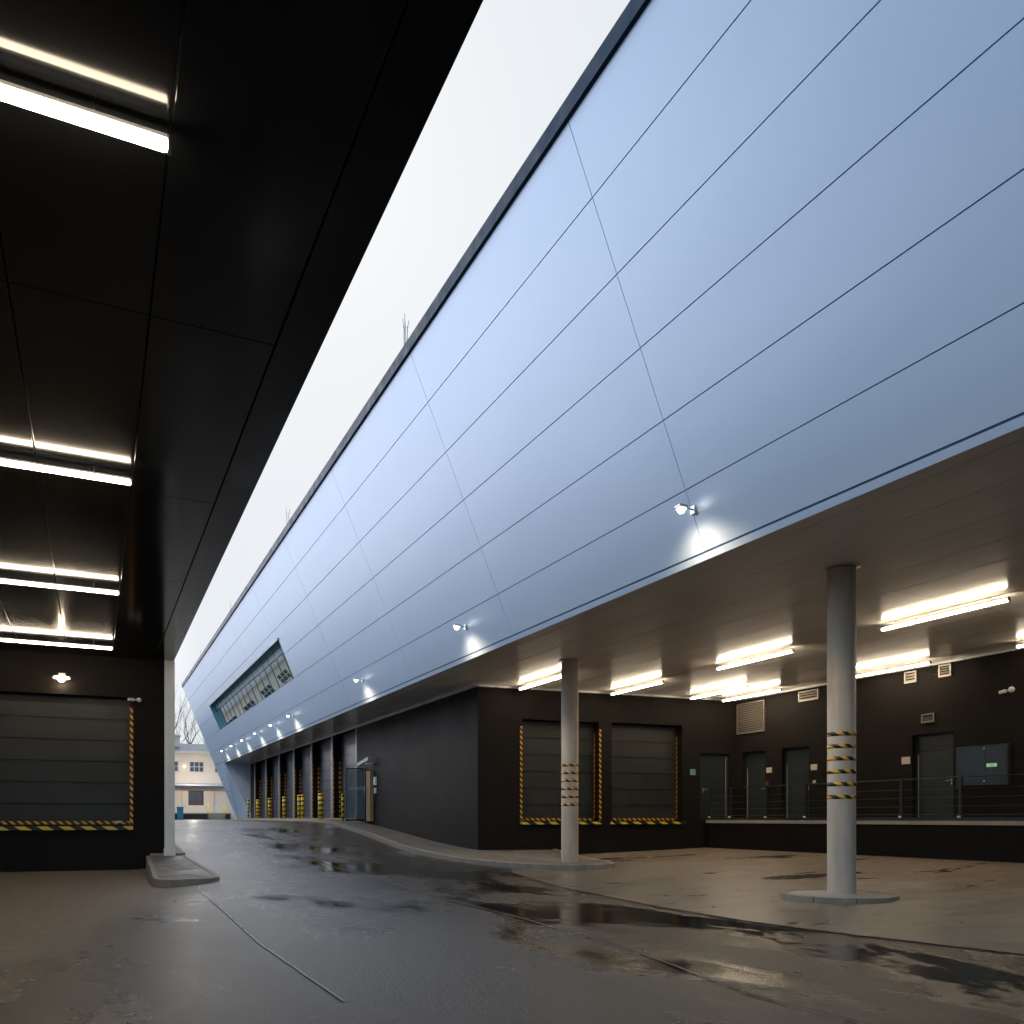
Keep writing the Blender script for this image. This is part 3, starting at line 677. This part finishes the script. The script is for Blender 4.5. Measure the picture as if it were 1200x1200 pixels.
for y, lab in ((5.03, 'lit tube light nearest the camera under the black canopy'), (10.26, 'second lit tube light from the front under the black canopy'), (15.4, 'third lit tube light from the front under the black canopy'), (20.5, 'lit tube light under the black canopy closest to the left dock door')):
    tube_light(0.36, y, -3.0, 0.0, lab, grpL)
for (x, y0, L_, lab) in [(13.86, 9.25, 2.55, 'large lit tube light right of the near column'), (13.86, 14.2, 2.5, 'lit tube light just left of the near column top'),
        (13.86, 19.0, 2.5, 'lit tube light above the gap between the two dark dock doors'), (10.95, 19.3, 2.5, 'lit tube light cut by the far column top'),
        (16.55, 18.7, 2.5, 'lit tube light above the grey door at the platform end'), (17.8, 18.7, 2.5, 'lit tube light in front of the large wall louver'),
        (17.85, 13.85, 2.45, 'lit tube light above the small square vents'), (17.85, 9.2, 2.5, 'lit tube light cut by the right edge of the photo')]:
    tube_light(x, y0, 0, L_, lab, grpR)

def flood(Y, label):
    u = 0.66; b0 = Vector(fp(Y, u, 0)); T = empty('facade_lamp', tuple(b0), label, 'wall lamp', 'lamps on the pale facade')
    o = Vector((-1, 0, 0)); d = MB(); d.obox(b0+Vector((0.01, -0.05, -0.06)), o*0.05, (0, 0.1, 0), (0, 0, 0.12)); d.tube(b0, b0+o*0.16+Vector((0, 0, 0.02)), 0.012, n=8); d.build('bracket', 'steel', T)
    h = b0+o*0.16
    d = MB(); d.obox(h+Vector((0, -0.07, -0.005)), o*0.15, (0, 0.14, 0), (0, 0, 0.04)); d.build('lamp_head', 'steel', T, bevel=0.008)
    d = MB(); d.obox(h+Vector((-0.02, -0.05, -0.030)), o*0.11, (0, 0.10, 0), (0, 0, 0.024)); d.build('lens', 'led', T); d = MB(); d.lathe(tuple(h+Vector((-0.08, 0, -0.075))), [(0.0, -0.005), (0.035, 0.0), (0.05, 0.02), (0.05, 0.044)], 14); d.build('bulb', 'ledb', T)
    ld = bpy.data.lights.new('lamp_light', 'SPOT'); ld.energy = 210; ld.color = (1.0, 0.80, 0.52); ld.spot_size = math.radians(140); ld.spot_blend = 1.0; ld.shadow_soft_size = 0.12; ld.specular_factor = 0.0
    lo = bpy.data.objects.new('lamp_light', ld); C.objects.link(lo); lo.parent = T; lo.location = o*0.42+Vector((0, 0, -0.10))
    lo.rotation_euler = Vector((-0.22, 0.0, 0.97)).to_track_quat('Z', 'Y').to_euler()
ords = ['largest glaring lamp on the facade, above the near column', 'glaring lamp on the facade left of the far column', 'lamp on the facade above the entrance door', 'rightmost of the close row of lamps on the facade end', 'second from the right in the close row of facade lamps', 'third from the right in the close row of facade lamps', 'third from the left in the close row of facade lamps', 'second from the left in the close row of facade lamps', 'leftmost lamp on the facade, by the white end leg']
for Y, lab in zip((9.95, 18.4, 26.9, 37.6, 41.8, 46.2, 50.6, 54.8, 59.2), ords): flood(Y, lab)

# ------------------------------------------------------------------ canopy building (left)
K_ = empty('canopy_building', (1.5, 22.3, 0), 'black building with dark panelled canopy overhead and a dock door on the left', 'building')
def edgeX(Y): return 1.605+0.0062*Y
sf = MB(); bx = [-14+0.93*0, ]; bx = [1.31-0.93*i for i in range(17)][::-1]; by = [-4.55+3.85*i for i in range(8)]; by[-1] = 22.42
for a, b_ in zip(bx, bx[1:]):
    for c_, d_ in zip(by, by[1:]): sf.box(a+0.006, b_-0.006, c_+0.004, d_-0.004, SZ, SZ+0.03)
sf.hexa([(1.318, -4.5), (edgeX(-4.5), -4.5), (edgeX(22.3), 22.3), (1.318, 22.3)], SZ, SZ+0.05)
sf.build('canopy_soffit', 'soffit_black', K_, bevel=0.004)
d = MB(); d.hexa([(-13.5, -4.5), (edgeX(-4.5)-0.003, -4.5), (edgeX(22.3)-0.003, 22.3), (-13.5, 22.3)], SZ+0.051, SZ+0.75); d.build('canopy_fascia', 'soffit_black', K_)
d = MB(); d.box(-13.5, 1.28, -4.5, 22.3, SZ+0.026, SZ+0.049); d.build('canopy_backing', 'groove_dark', K_)
LS = -0.06
lw = MB(); PL0 = (1.60, 22.2); PL1 = (-13.5, 22.2-LS*15.1); Lw = math.hypot(15.1, LS*15.1); uLW = Vector((-15.1, -LS*15.1, 0))/Lw; nL = Vector((-uLW.y, uLW.x, 0))*-1
if nL.y < 0: nL = -nL
hs0 = (1.60-0.77)*Lw/15.1; 
wall(lw, PL0, PL1, -0.3, SZ, [(hs0, hs0+3.6, 1.08, 4.12), (hs0+5, hs0+8.6, 1.08, 4.12)], (nL.x, nL.y), 0.42)
lw.build('wall', 'stucco', K_)
d = MB(); d.box(-13.5, 1.6, 22.9, 45, 0, SZ+0.9); d.build('building_body', 'stucco', K_)
d = MB(); d.box(-13.5, 1.5, 22.5, 22.88, SZ-0.01, SZ+0.9); d.build('wall_head', 'stucco', K_)
def sect_left(s0, lab):
    global W
    sv = W; W = K_
    O = Vector((*PL0, 0))+uLW*(s0+3.6)
    dd = sectional(lab, O, -uLW, nL, 3.6, 1.08, 4.12, 6, 'door', back=0.38, zt=3.9, inner_stripe=False)
    s_ = MB(); s_.obox(O+uLW*0.07-nL*0.09+Vector((0, 0, 0.97)), -uLW*(3.74), nL*0.088, (0, 0, 0.085)); s_.build('sill_bumper', 'haz_yel', dd)
    s_ = MB(); s_.obox(O-uLW*3.4+nL*0.30+Vector((0, 0, 1.13)), uLW*0.12, nL*0.05, (0, 0, 0.05)); s_.build('door_latch', 'steel', dd)
    W = sv
sect_left(hs0, 'dark dock door edged in orange and black under the bulkhead lamp')
sect_left(hs0+5, 'second dark dock door of the black building')
cc = MB(); cc.box(1.53, 1.76, 22.14, 22.5, 0.52, SZ-0.003)
for xx in (1.60, 1.69): cc.box(xx, xx+0.012, 22.125, 22.14, 0.52, SZ-0.003)
cc.box(1.515, 1.775, 22.12, 22.52, 0.30, 0.52)
cc.build('corner_post', 'white_col', K_)
d = MB(); d.box(1.615, 1.70, 22.52, 45, 0.3, SZ-0.01); d.build('side_cladding', 'white_col', K_)

def on_left(X, z, off): s_ = (1.60-X)*Lw/15.1; return Vector((*PL0, 0))+uLW*s_-nL*off+Vector((0, 0, z))
p = on_left(-0.66, 4.50, 0.0)
BL = empty('bulkhead_lamp', tuple(p), 'small lit bulkhead lamp above the left dock door', 'wall lamp')
q = p-nL*0.02
d = MB(); d.obox(p-nL*0.05+Vector((-0.07, 0, -0.02)), (0.14, 0, 0), nL*0.05, (0, 0, 0.12)); d.build('back_plate', 'white_pl', BL)
d = MB(); d.lathe(tuple(p-nL*0.14+Vector((0, 0, -0.02))), [(0.0, 0.05), (0.06, 0.048), (0.17, 0.02), (0.18, -0.02), (0.17, -0.024)], 24); d.build('shade', 'bulk', BL)
d = MB(); d.lathe(tuple(p-nL*0.14+Vector((0, 0, -0.05))), [(0.08, 0.0), (0.09, -0.02), (0.06, -0.06), (0.0, -0.07)], 20); d.build('bulb', 'bulk', BL)
bd = bpy.data.lights.new('bulb_light', 'POINT'); bd.energy = 9; bd.color = (1, 0.8, 0.55); bd.shadow_soft_size = 0.05; bd.specular_factor = 0.0
bo = bpy.data.objects.new('bulb_light', bd); C.objects.link(bo); bo.parent = BL; bo.location = (-nL*0.16+Vector((0, 0, -0.17)))

def cctv(p, aim, label, ball=0.06):
    p = Vector(p); aim = Vector(aim).normalized(); T = empty('security_camera', tuple(p), label, 'camera')
    d = MB(); d.tube(p, p+aim*0.001+Vector((0, 0, 0)), 0.01, n=6) if False else None
    d.lathe(tuple(p+Vector((0, 0, -ball))), [(0, 0), (ball*0.7, ball*0.3), (ball, ball), (ball*0.7, ball*1.7), (0, ball*2)], 16); d.build('base', 'white_pl', T)
    d = MB(); d.tube(p, p+aim*0.16, 0.02, n=10); d.tube(p+aim*0.12, p+aim*0.26, 0.042, 0.036, n=14); d.build('barrel', 'white_pl', T)
    return T
cctv(on_left(0.97, 4.06, 0.06), (-0.9, -0.4, -0.05), 'small white camera right of the left dock door')
cctv((18.47, 12.25, 4.13), (-0.2, 0.9, -0.15), 'white camera high on the wall above the glass cabinet', 0.07)
T = empty('security_camera', (9.83, 32.2, 3.46), 'long white camera on the dark wall over the entrance door', 'camera')
d = MB(); d.tube((9.84, 32.35, 3.36), (9.55, 32.6, 3.38), 0.03, n=8); d.build('bracket', 'white_pl', T)
d = MB(); d.obox((9.40, 33.15, 3.30), (0.12, 0.04, 0), (0.16, -0.9, 0.2), (0, 0, 0.13)); d.build('barrel', 'white_pl', T)
T = empty('intercom', (9.8, 32.05, 2.6), 'pale intercom boxes on the dark wall right of the entrance door', 'intercom')
d = MB(); d.box(9.77, 9.838, 31.95, 32.2, 2.52, 2.84); d.build('upper_box', 'white_pl', T)
d = MB(); d.box(9.78, 9.838, 32.0, 32.16, 2.2, 2.42); d.build('lower_box', 'white_pl', T)

# ------------------------------------------------------------------ vents and signs on the platform wall
def vent(y0, y1, z0, z1, label, n, fm='vent', sm='vent', ft_=0.035, grp=None):
    T = empty('wall_vent', (18.55, (y0+y1)/2, z0), label, 'vent', grp)
    d = MB(); d.box(18.50, 18.547, y0, y1, z0, z0+ft_); d.box(18.50, 18.547, y0, y1, z1-ft_, z1); d.box(18.50, 18.547, y0, y0+ft_, z0+ft_, z1-ft_); d.box(18.50, 18.547, y1-ft_, y1, z0+ft_, z1-ft_); d.build('frame', fm, T)
    d = MB(); d.box(18.542, 18.548, y0+ft_, y1-ft_, z0+ft_, z1-ft_); d.build('backing', 'groove_dark', T)
    d = MB(); st = (z1-z0-2*ft_)/n
    for i in range(n): z = z0+ft_+i*st; d.obox((18.505, y0+ft_, z+0.0), (0, y1-y0-2*ft_, 0), (0.034, 0, st*0.62), (0.004, 0, -0.006))
    d.build('slats', sm, T)
vent(20.14, 21.40, 3.92, 4.89, 'large grey louver high in the platform corner', 16, 'louver', 'louver')
vent(17.97, 18.73, 4.64, 4.93, 'wide flat vent grille just left of the near column', 3)
vent(14.75, 15.1, 4.66, 4.95, 'left of the two small square vents by the ceiling', 3, grp='small square vents near the ceiling')
vent(13.78, 14.12, 4.67, 4.97, 'right of the two small square vents by the ceiling', 4, grp='small square vents near the ceiling')
vent(14.24, 14.6, 3.61, 3.83, 'dim small vent directly above the door with transom', 4, 'louver', 'louver')
def sign(y0, y1, z0, z1, m_, label):
    T = empty('wall_sign', (18.54, (y0+y1)/2, z0), label, 'sign'); d = MB(); d.box(18.53, 18.548, y0, y1, z0, z1); d.build('plate', m_, T, bevel=0.003)
sign(19.85, 20.08, 2.63, 2.79, 'sign_white', 'cream sign between the two corner doors')
sign(18.04, 18.28, 2.62, 2.79, 'sign_white', 'cream sign just left of the near column')
sign(18.09, 18.2, 2.25, 2.33, 'sign_white', 'tiny cream switch plate under a cream sign')
sign(14.95, 15.2, 2.62, 2.80, 'sign_white', 'cream sign left of the door with transom')
T = empty('wall_sign', tuple(ptB(sx(16.96), 2.6)), 'turquoise sign left of the platform end door', 'sign')
d = MB(); O = Vector(ptB(sx(16.86), 2.60)); d.obox(O-nB*0.02, uB*0.19, nB*0.017, (0, 0, 0.19)); d.build('plate', 'sign_cyan', T)
T = empty('glass_cabinet', (18.5, 12.95, 2.0), 'dark glass wall cabinet with a small green exit light showing in it', 'cabinet')
d = MB(); d.box(18.45, 18.546, 12.31, 13.6, 2.0, 2.93); d.build('box', 'frame_dark', T)
for a, b_ in ((12.33, 12.84), (12.86, 13.58)):
    d = MB(); d.box(18.44, 18.449, a, b_, 2.02, 2.91); d.build('pane', 'cab', T)
for z in (2.10, 2.85):
    d = MB(); d.tube((18.435, 12.87, z), (18.41, 12.87, z), 0.022, n=10); d.build('latch', 'steel', T)
d = MB(); d.box(18.428, 18.437, 12.57, 12.82, 2.42, 2.50); ex = d.build('exit_light', 'green', T)
d = MB(); d.box(18.424, 18.427, 12.66, 12.71, 2.435, 2.485); d.obox((18.424, 12.60, 2.445), (0, 0.05, 0.015), (0, 0, 0.012), (0.003, 0, 0)); d.obox((18.424, 12.72, 2.46), (0, 0.07, -0.01), (0, 0, 0.012), (0.003, 0, 0)); d.build('running_figure', 'frost', ex)
def exting(x, y, lab):
    T = empty('fire_call_box', (x, y, 2.3), lab, 'call box'); d = MB(); d.box(x-0.09, x-0.002, y-0.06, y+0.06, 2.18, 2.38); d.build('box', 'red', T)
exting(18.55, 19.98, 'dark red call box under the cream sign between the corner doors')

# ------------------------------------------------------------------ bollards
def bollard(x, y, r, h, label, n=5):
    z0 = g(x, y)+0.1 if y < 36 else pz(x, y); T = empty('bollard', (x, y, z0), label, 'bollard', 'yellow and black bollards in front of the dock doors')
    seg = h/(2*n); y_ = MB(); y_.lathe((x, y, 0), [(r, z0-0.03), (r, z0+h), (r*0.8, z0+h+0.02), (0, z0+h+0.025)], 16); y_.build('yellow_post', 'yellow', T)
    for i in range(1, 2*n, 2):
        k_ = MB(); za, zb = z0+i*seg+0.02, z0+(i+1)*seg-0.02; k_.lathe((x, y, 0), [(r, za), (r+0.004, za), (r+0.004, zb), (r, zb)], 16); k_.build('black_band', 'black', T)
for x, y, r, h, lab in [(9.2, 58.5, 0.07, 1.25, 'thin bollard closest to the white end leg'), (9.2, 54.9, 0.09, 1.15, 'second bollard from the white end leg'),
        (9.1, 50.4, 0.085, 1.15, 'left one of the overlapping far bollard pair'), (9.25, 50.95, 0.085, 1.15, 'right one of the overlapping far bollard pair'), (9.2, 46.65, 0.09, 1.15, 'single stout bollard in the middle of the row'),
        (9.2, 42.95, 0.085, 1.15, 'left one of the overlapping nearer bollard pair'), (9.2, 42.1, 0.085, 1.15, 'right one of the overlapping nearer bollard pair'),
        (9.2, 38.4, 0.115, 1.12, 'stoutest bollard, second from the glass screen'), (9.2, 34.6, 0.065, 1.12, 'thin bollard beside the glass screen')]:
    bollard(x, y, r, h, lab)

# ------------------------------------------------------------------ rooftop rods
for Y, hh, n, lab in [(17.0, 0.78, 3, 'tallest cluster of lightning rods on the roof edge'), (29.1, 0.75, 2, 'second lightning rod from the front on the roof edge'), (42.8, 0.75, 1, 'thin lightning rod on the roof edge above the window band'), (55.5, 0.7, 1, 'farthest lightning rod near the roof corner')]:
    T = empty('lightning_rod', (5.85, Y, 10.90), lab, 'lightning rod', 'lightning rods on the roof edge')
    for i in range(n):
        a = i*2.1; x0 = 5.85+0.03*math.cos(a); y0 = Y+0.04*math.sin(a)
        d = MB(); d.tube((x0, y0, 10.90), (x0+0.01*math.cos(a), y0, 10.90+hh*0.8), 0.012, 0.01, n=6)
        d.tube((x0+0.01*math.cos(a), y0, 10.90+hh*0.75), (x0+0.05*math.cos(a), y0+0.03*math.sin(a), 10.90+hh*(1+0.05*i)), 0.010, 0.006, n=6); d.build('rod', 'steel', T)
    d = MB(); d.box(5.78, 5.92, Y-0.1, Y+0.1, 10.90, 10.95); d.build('foot', 'kerb', T)

# ------------------------------------------------------------------ beige house
Hh = empty('beige_house', (0, 86, 1.1), 'two storey beige rendered house with slate roof at the end of the yard', 'house')
upper = [(8.13-2.28*k, 9.43-2.28*k) for k in range(-1, 14)]; HW0, HW1 = -24.0, 13.6
hm = MB()
hol = [(a-HW0, b_-HW0, 5.66, 6.56) for a, b_ in upper if a > HW0+0.3 and b_ < HW1-0.2]
lower = [(8.03-2.9*k, 9.4-2.9*k) for k in range(0, 11)]
hol2 = [(a-HW0, b_-HW0, 2.45, 3.85) for a, b_ in lower]
wall(hm, (HW0, 86.0), (HW1, 86.0), 1.0, 7.35, hol+hol2, (0, 1), 0.15)
hm.quad((HW1, 86, 1), (HW1, 98, 1), (HW1, 98, 7.35), (HW1, 86, 7.35)); hm.quad((HW0, 86, 1), (HW0, 98, 1), (HW0, 98, 7.35), (HW0, 86, 7.35)); hm.quad((HW0, 98, 1), (HW1, 98, 1), (HW1, 98, 7.35), (HW0, 98, 7.35))
hm.build('wall', 'beige', Hh)
d = MB(); d.box(HW0-0.3, HW1+0.3, 85.6, 98.3, 7.352, 7.55); d.build('eaves', 'cream', Hh)
d = MB(); d.quad((HW0-0.3, 85.6, 7.56), (HW1+0.3, 85.6, 7.56), (HW1-1, 90, 8.6), (HW0+1, 90, 8.6)); d.quad((HW1+0.3, 85.6, 7.56), (HW1+0.3, 98.3, 7.56), (HW1-1, 94, 8.6), (HW1-1, 90, 8.6)); d.quad((HW0+1, 90, 8.6), (HW1-1, 90, 8.6), (HW1-1, 94, 8.6), (HW0+1, 94, 8.6)); rfo = d.build('roof', 'roof', Hh)
d = MB(); d.box(6.2, 7.45, 88, 89, 7.7, 9.1); d.box(6.1, 7.55, 87.9, 89.1, 9.1, 9.25); d.build('chimney', 'beige', rfo)
d = MB(); d.hexa([(HW0, 85.98), (HW0, 84.7), (HW1-2.0, 84.7), (HW1-2.0, 85.98)], lambda x, y: 4.25+(y-84.7)*0.12, lambda x, y: 4.40+(y-84.7)*0.12); d.build('lean_to_roof', 'leanto', Hh)
for (a, b_, c_, d_) in hol:
    fr = MB(); x0, x1 = a+HW0, b_+HW0
    for xx in (x0, x0+(x1-x0)/3-0.03, x0+2*(x1-x0)/3-0.03, x1-0.06): fr.box(xx, xx+0.06, 86.05, 86.12, c_, d_)
    fr.box(x0+.06, x1-.06, 86.055, 86.115, (c_+d_)/2-0.03, (c_+d_)/2+0.03); fr.box(x0-0.05, x1+0.1, 85.93, 85.995, c_-0.08, c_-0.002); f_ = fr.build('window', 'cream', Hh)
    pn = MB(); pn.quad((x0, 86.13, c_), (x1, 86.13, c_), (x1, 86.13, d_), (x0, 86.13, d_)); pn.build('pane', 'win_dark', f_)
for (a, b_, c_, d_) in hol2:
    fr = MB(); x0, x1 = a+HW0, b_+HW0
    for xx in (x0, (x0+x1)/2-0.05, x1-0.10): fr.box(xx, xx+0.10, 86.02, 86.12, c_, d_)
    fr.box(x0+.1, x1-.1, 86.025, 86.115, c_+0.42, c_+0.52); fr.box(x0+.1, x1-.1, 86.025, 86.115, c_, c_+0.1); fr.box(x0+.1, x1-.1, 86.025, 86.115, d_-0.1, d_); f_ = fr.build('window', 'brown', Hh)
    pn = MB(); pn.quad((x0, 86.13, c_), (x1, 86.13, c_), (x1, 86.13, d_), (x0, 86.13, d_), mi=1 if abs(x0-(8.03-2.9)) < 0.1 else 0); pn.build('pane', ['win_dark', 'warmwin'], f_)
d = MB(); d.box(7.45, 7.52, 85.9, 85.98, 1.6, 4.3); d.box(10.3, 10.36, 85.9, 85.98, 1.6, 4.3); d.build('drainpipe', 'cream', Hh)
d = MB(); d.box(-10, 11.6, 84.0, 85.98, 1.0, 1.62); d.build('terrace_base', 'trim_dark', Hh)
d = MB(); d.box(-10.05, 11.65, 83.95, 85.98, 1.623, 1.72); d.build('terrace_edge', 'yellow', Hh) if False else d.build('terrace_edge', 'lip', Hh)
st = empty('terrace_steps', (10.3, 83.5, 1.1), 'small steps with yellow handrails up to the house terrace', 'steps')
for k in range(3):
    d = MB(); d.box(9.6, 10.9, 83.0+0.3*k, 83.3+0.3*k, 1.0, 1.28+0.17*k); d.build('step', 'kerb', st)
for x in (9.55, 10.95):
    d = MB()
    for y, z in ((83.0, 2.2), (83.9, 2.65)): d.tube((x, y, 1.1), (x, y, z), 0.03, n=6)
    d.tube((x, 83.0, 2.2), (x, 83.9, 2.65), 0.03, n=6); d.tube((x, 83.0, 1.8), (x, 83.9, 2.2), 0.02, n=6); d.build('handrail', 'yellow', st)
T = empty('house_lamp', (7.65, 85.95, 6.1), 'tiny lit lamp between the upper windows of the beige house', 'wall lamp')
d = MB(); d.box(7.57, 7.75, 85.85, 85.99, 6.05, 6.2); d.build('lamp_body', 'bulk', T)
hl = bpy.data.lights.new('house_fill_light', 'POINT'); hl.energy = 260; hl.color = (1, 0.86, 0.70); hl.shadow_soft_size = 0.1
ho = bpy.data.objects.new('house_fill_light', hl); C.objects.link(ho); ho.parent = T; ho.location = (0.6, -3.2, -1.2)  # added fill set out from the lamp, brightens both storeys of the house
T = empty('waste_bin', (7.1, 82.5, 1.1), 'blue bin standing in front of the beige house', 'bin')
d = MB(); d.hexa([(6.75, 82.2), (7.25, 82.2), (7.25, 82.8), (6.75, 82.8)], 1.15, 2.15); d.build('body', 'blue_pl', T, bevel=0.03)
d = MB(); d.hexa([(6.7, 82.15), (7.3, 82.15), (7.3, 82.85), (6.7, 82.85)], 2.153, 2.25); d.build('lid', 'blue_pl', T, bevel=0.02)

# ------------------------------------------------------------------ bare trees
def bare_tree(x, y, z, h, seed, label, r0=0.3):
    rnd = random.Random(seed); T = empty('bare_tree', (x, y, z), label, 'tree', 'bare trees behind the beige house'); tk, cr = MB(), MB()
    def grow(p, d, L_, r, depth):
        n = 3; q = p; dd = d.copy(); rr = r
        for i in range(n):
            dd = (dd+Vector((rnd.uniform(-.16, .16), rnd.uniform(-.16, .16), rnd.uniform(0.0, .14)))).normalized(); q2 = q+dd*L_/n; r2 = rr*0.86
            (tk if depth == 0 else cr).tube(q, q2, rr, r2, n=7 if depth < 2 else 4, cap=False); q, rr = q2, r2
            if depth > 0 and depth < 5 and i < n-1 and rnd.random() < 0.75:
                s_ = (dd+Vector((rnd.uniform(-1, 1), rnd.uniform(-1, 1), rnd.uniform(0.0, .5)))*0.75).normalized(); grow(q, s_, L_*0.6, rr*0.5, depth+1)
        if depth < 5 and r > 0.012:
            for _ in range(3 if depth < 2 else 2):
                s_ = (dd+Vector((rnd.uniform(-1, 1), rnd.uniform(-1, 1), rnd.uniform(-.1, .5)))*0.6).normalized(); grow(q, s_, L_*rnd.uniform(0.62, 0.8), rr*0.68, depth+1)
    grow(Vector((x, y, z)), Vector((0.02, 0, 1)), h*0.30, r0, 0)
    tk.build('trunk', 'bark', T); cr.build('branches', 'bark', T)
bare_tree(10.2, 112, 1.1, 20, 3, 'tallest bare tree rising behind the house roof', 0.38)
bare_tree(6.4, 120, 1.1, 19, 11, 'bare tree beside the white corner post', 0.3)
bare_tree(14.3, 124, 1.1, 15, 5, 'bare tree half hidden by the warehouse end', 0.28)

# ------------------------------------------------------------------ fallen leaves
rnd = random.Random(4); lv = MB()
for k in range(46):
    if k < 36: x, y = rnd.uniform(7.5, 16.5), rnd.uniform(5, 20)
    else: x, y = rnd.uniform(-1.5, 1.2), rnd.uniform(13, 20)
    a = rnd.uniform(0, 6.28); s_ = rnd.uniform(0.02, 0.045); z = g(x, y)+0.016
    u = Vector((math.cos(a), math.sin(a), 0))*s_; v = Vector((-math.sin(a), math.cos(a), 0.3))*s_*0.7; c_ = Vector((x, y, z))
    lv.quad(c_-u, c_-v*0.6, c_+u, c_+v)
tag(lv.build('fallen_leaves', 'leafdead'), 'scattered brown dead leaves lying on the yard', 'leaves', kind='stuff')
for o in bpy.data.objects:
    if '_w' in o: del o['_w']
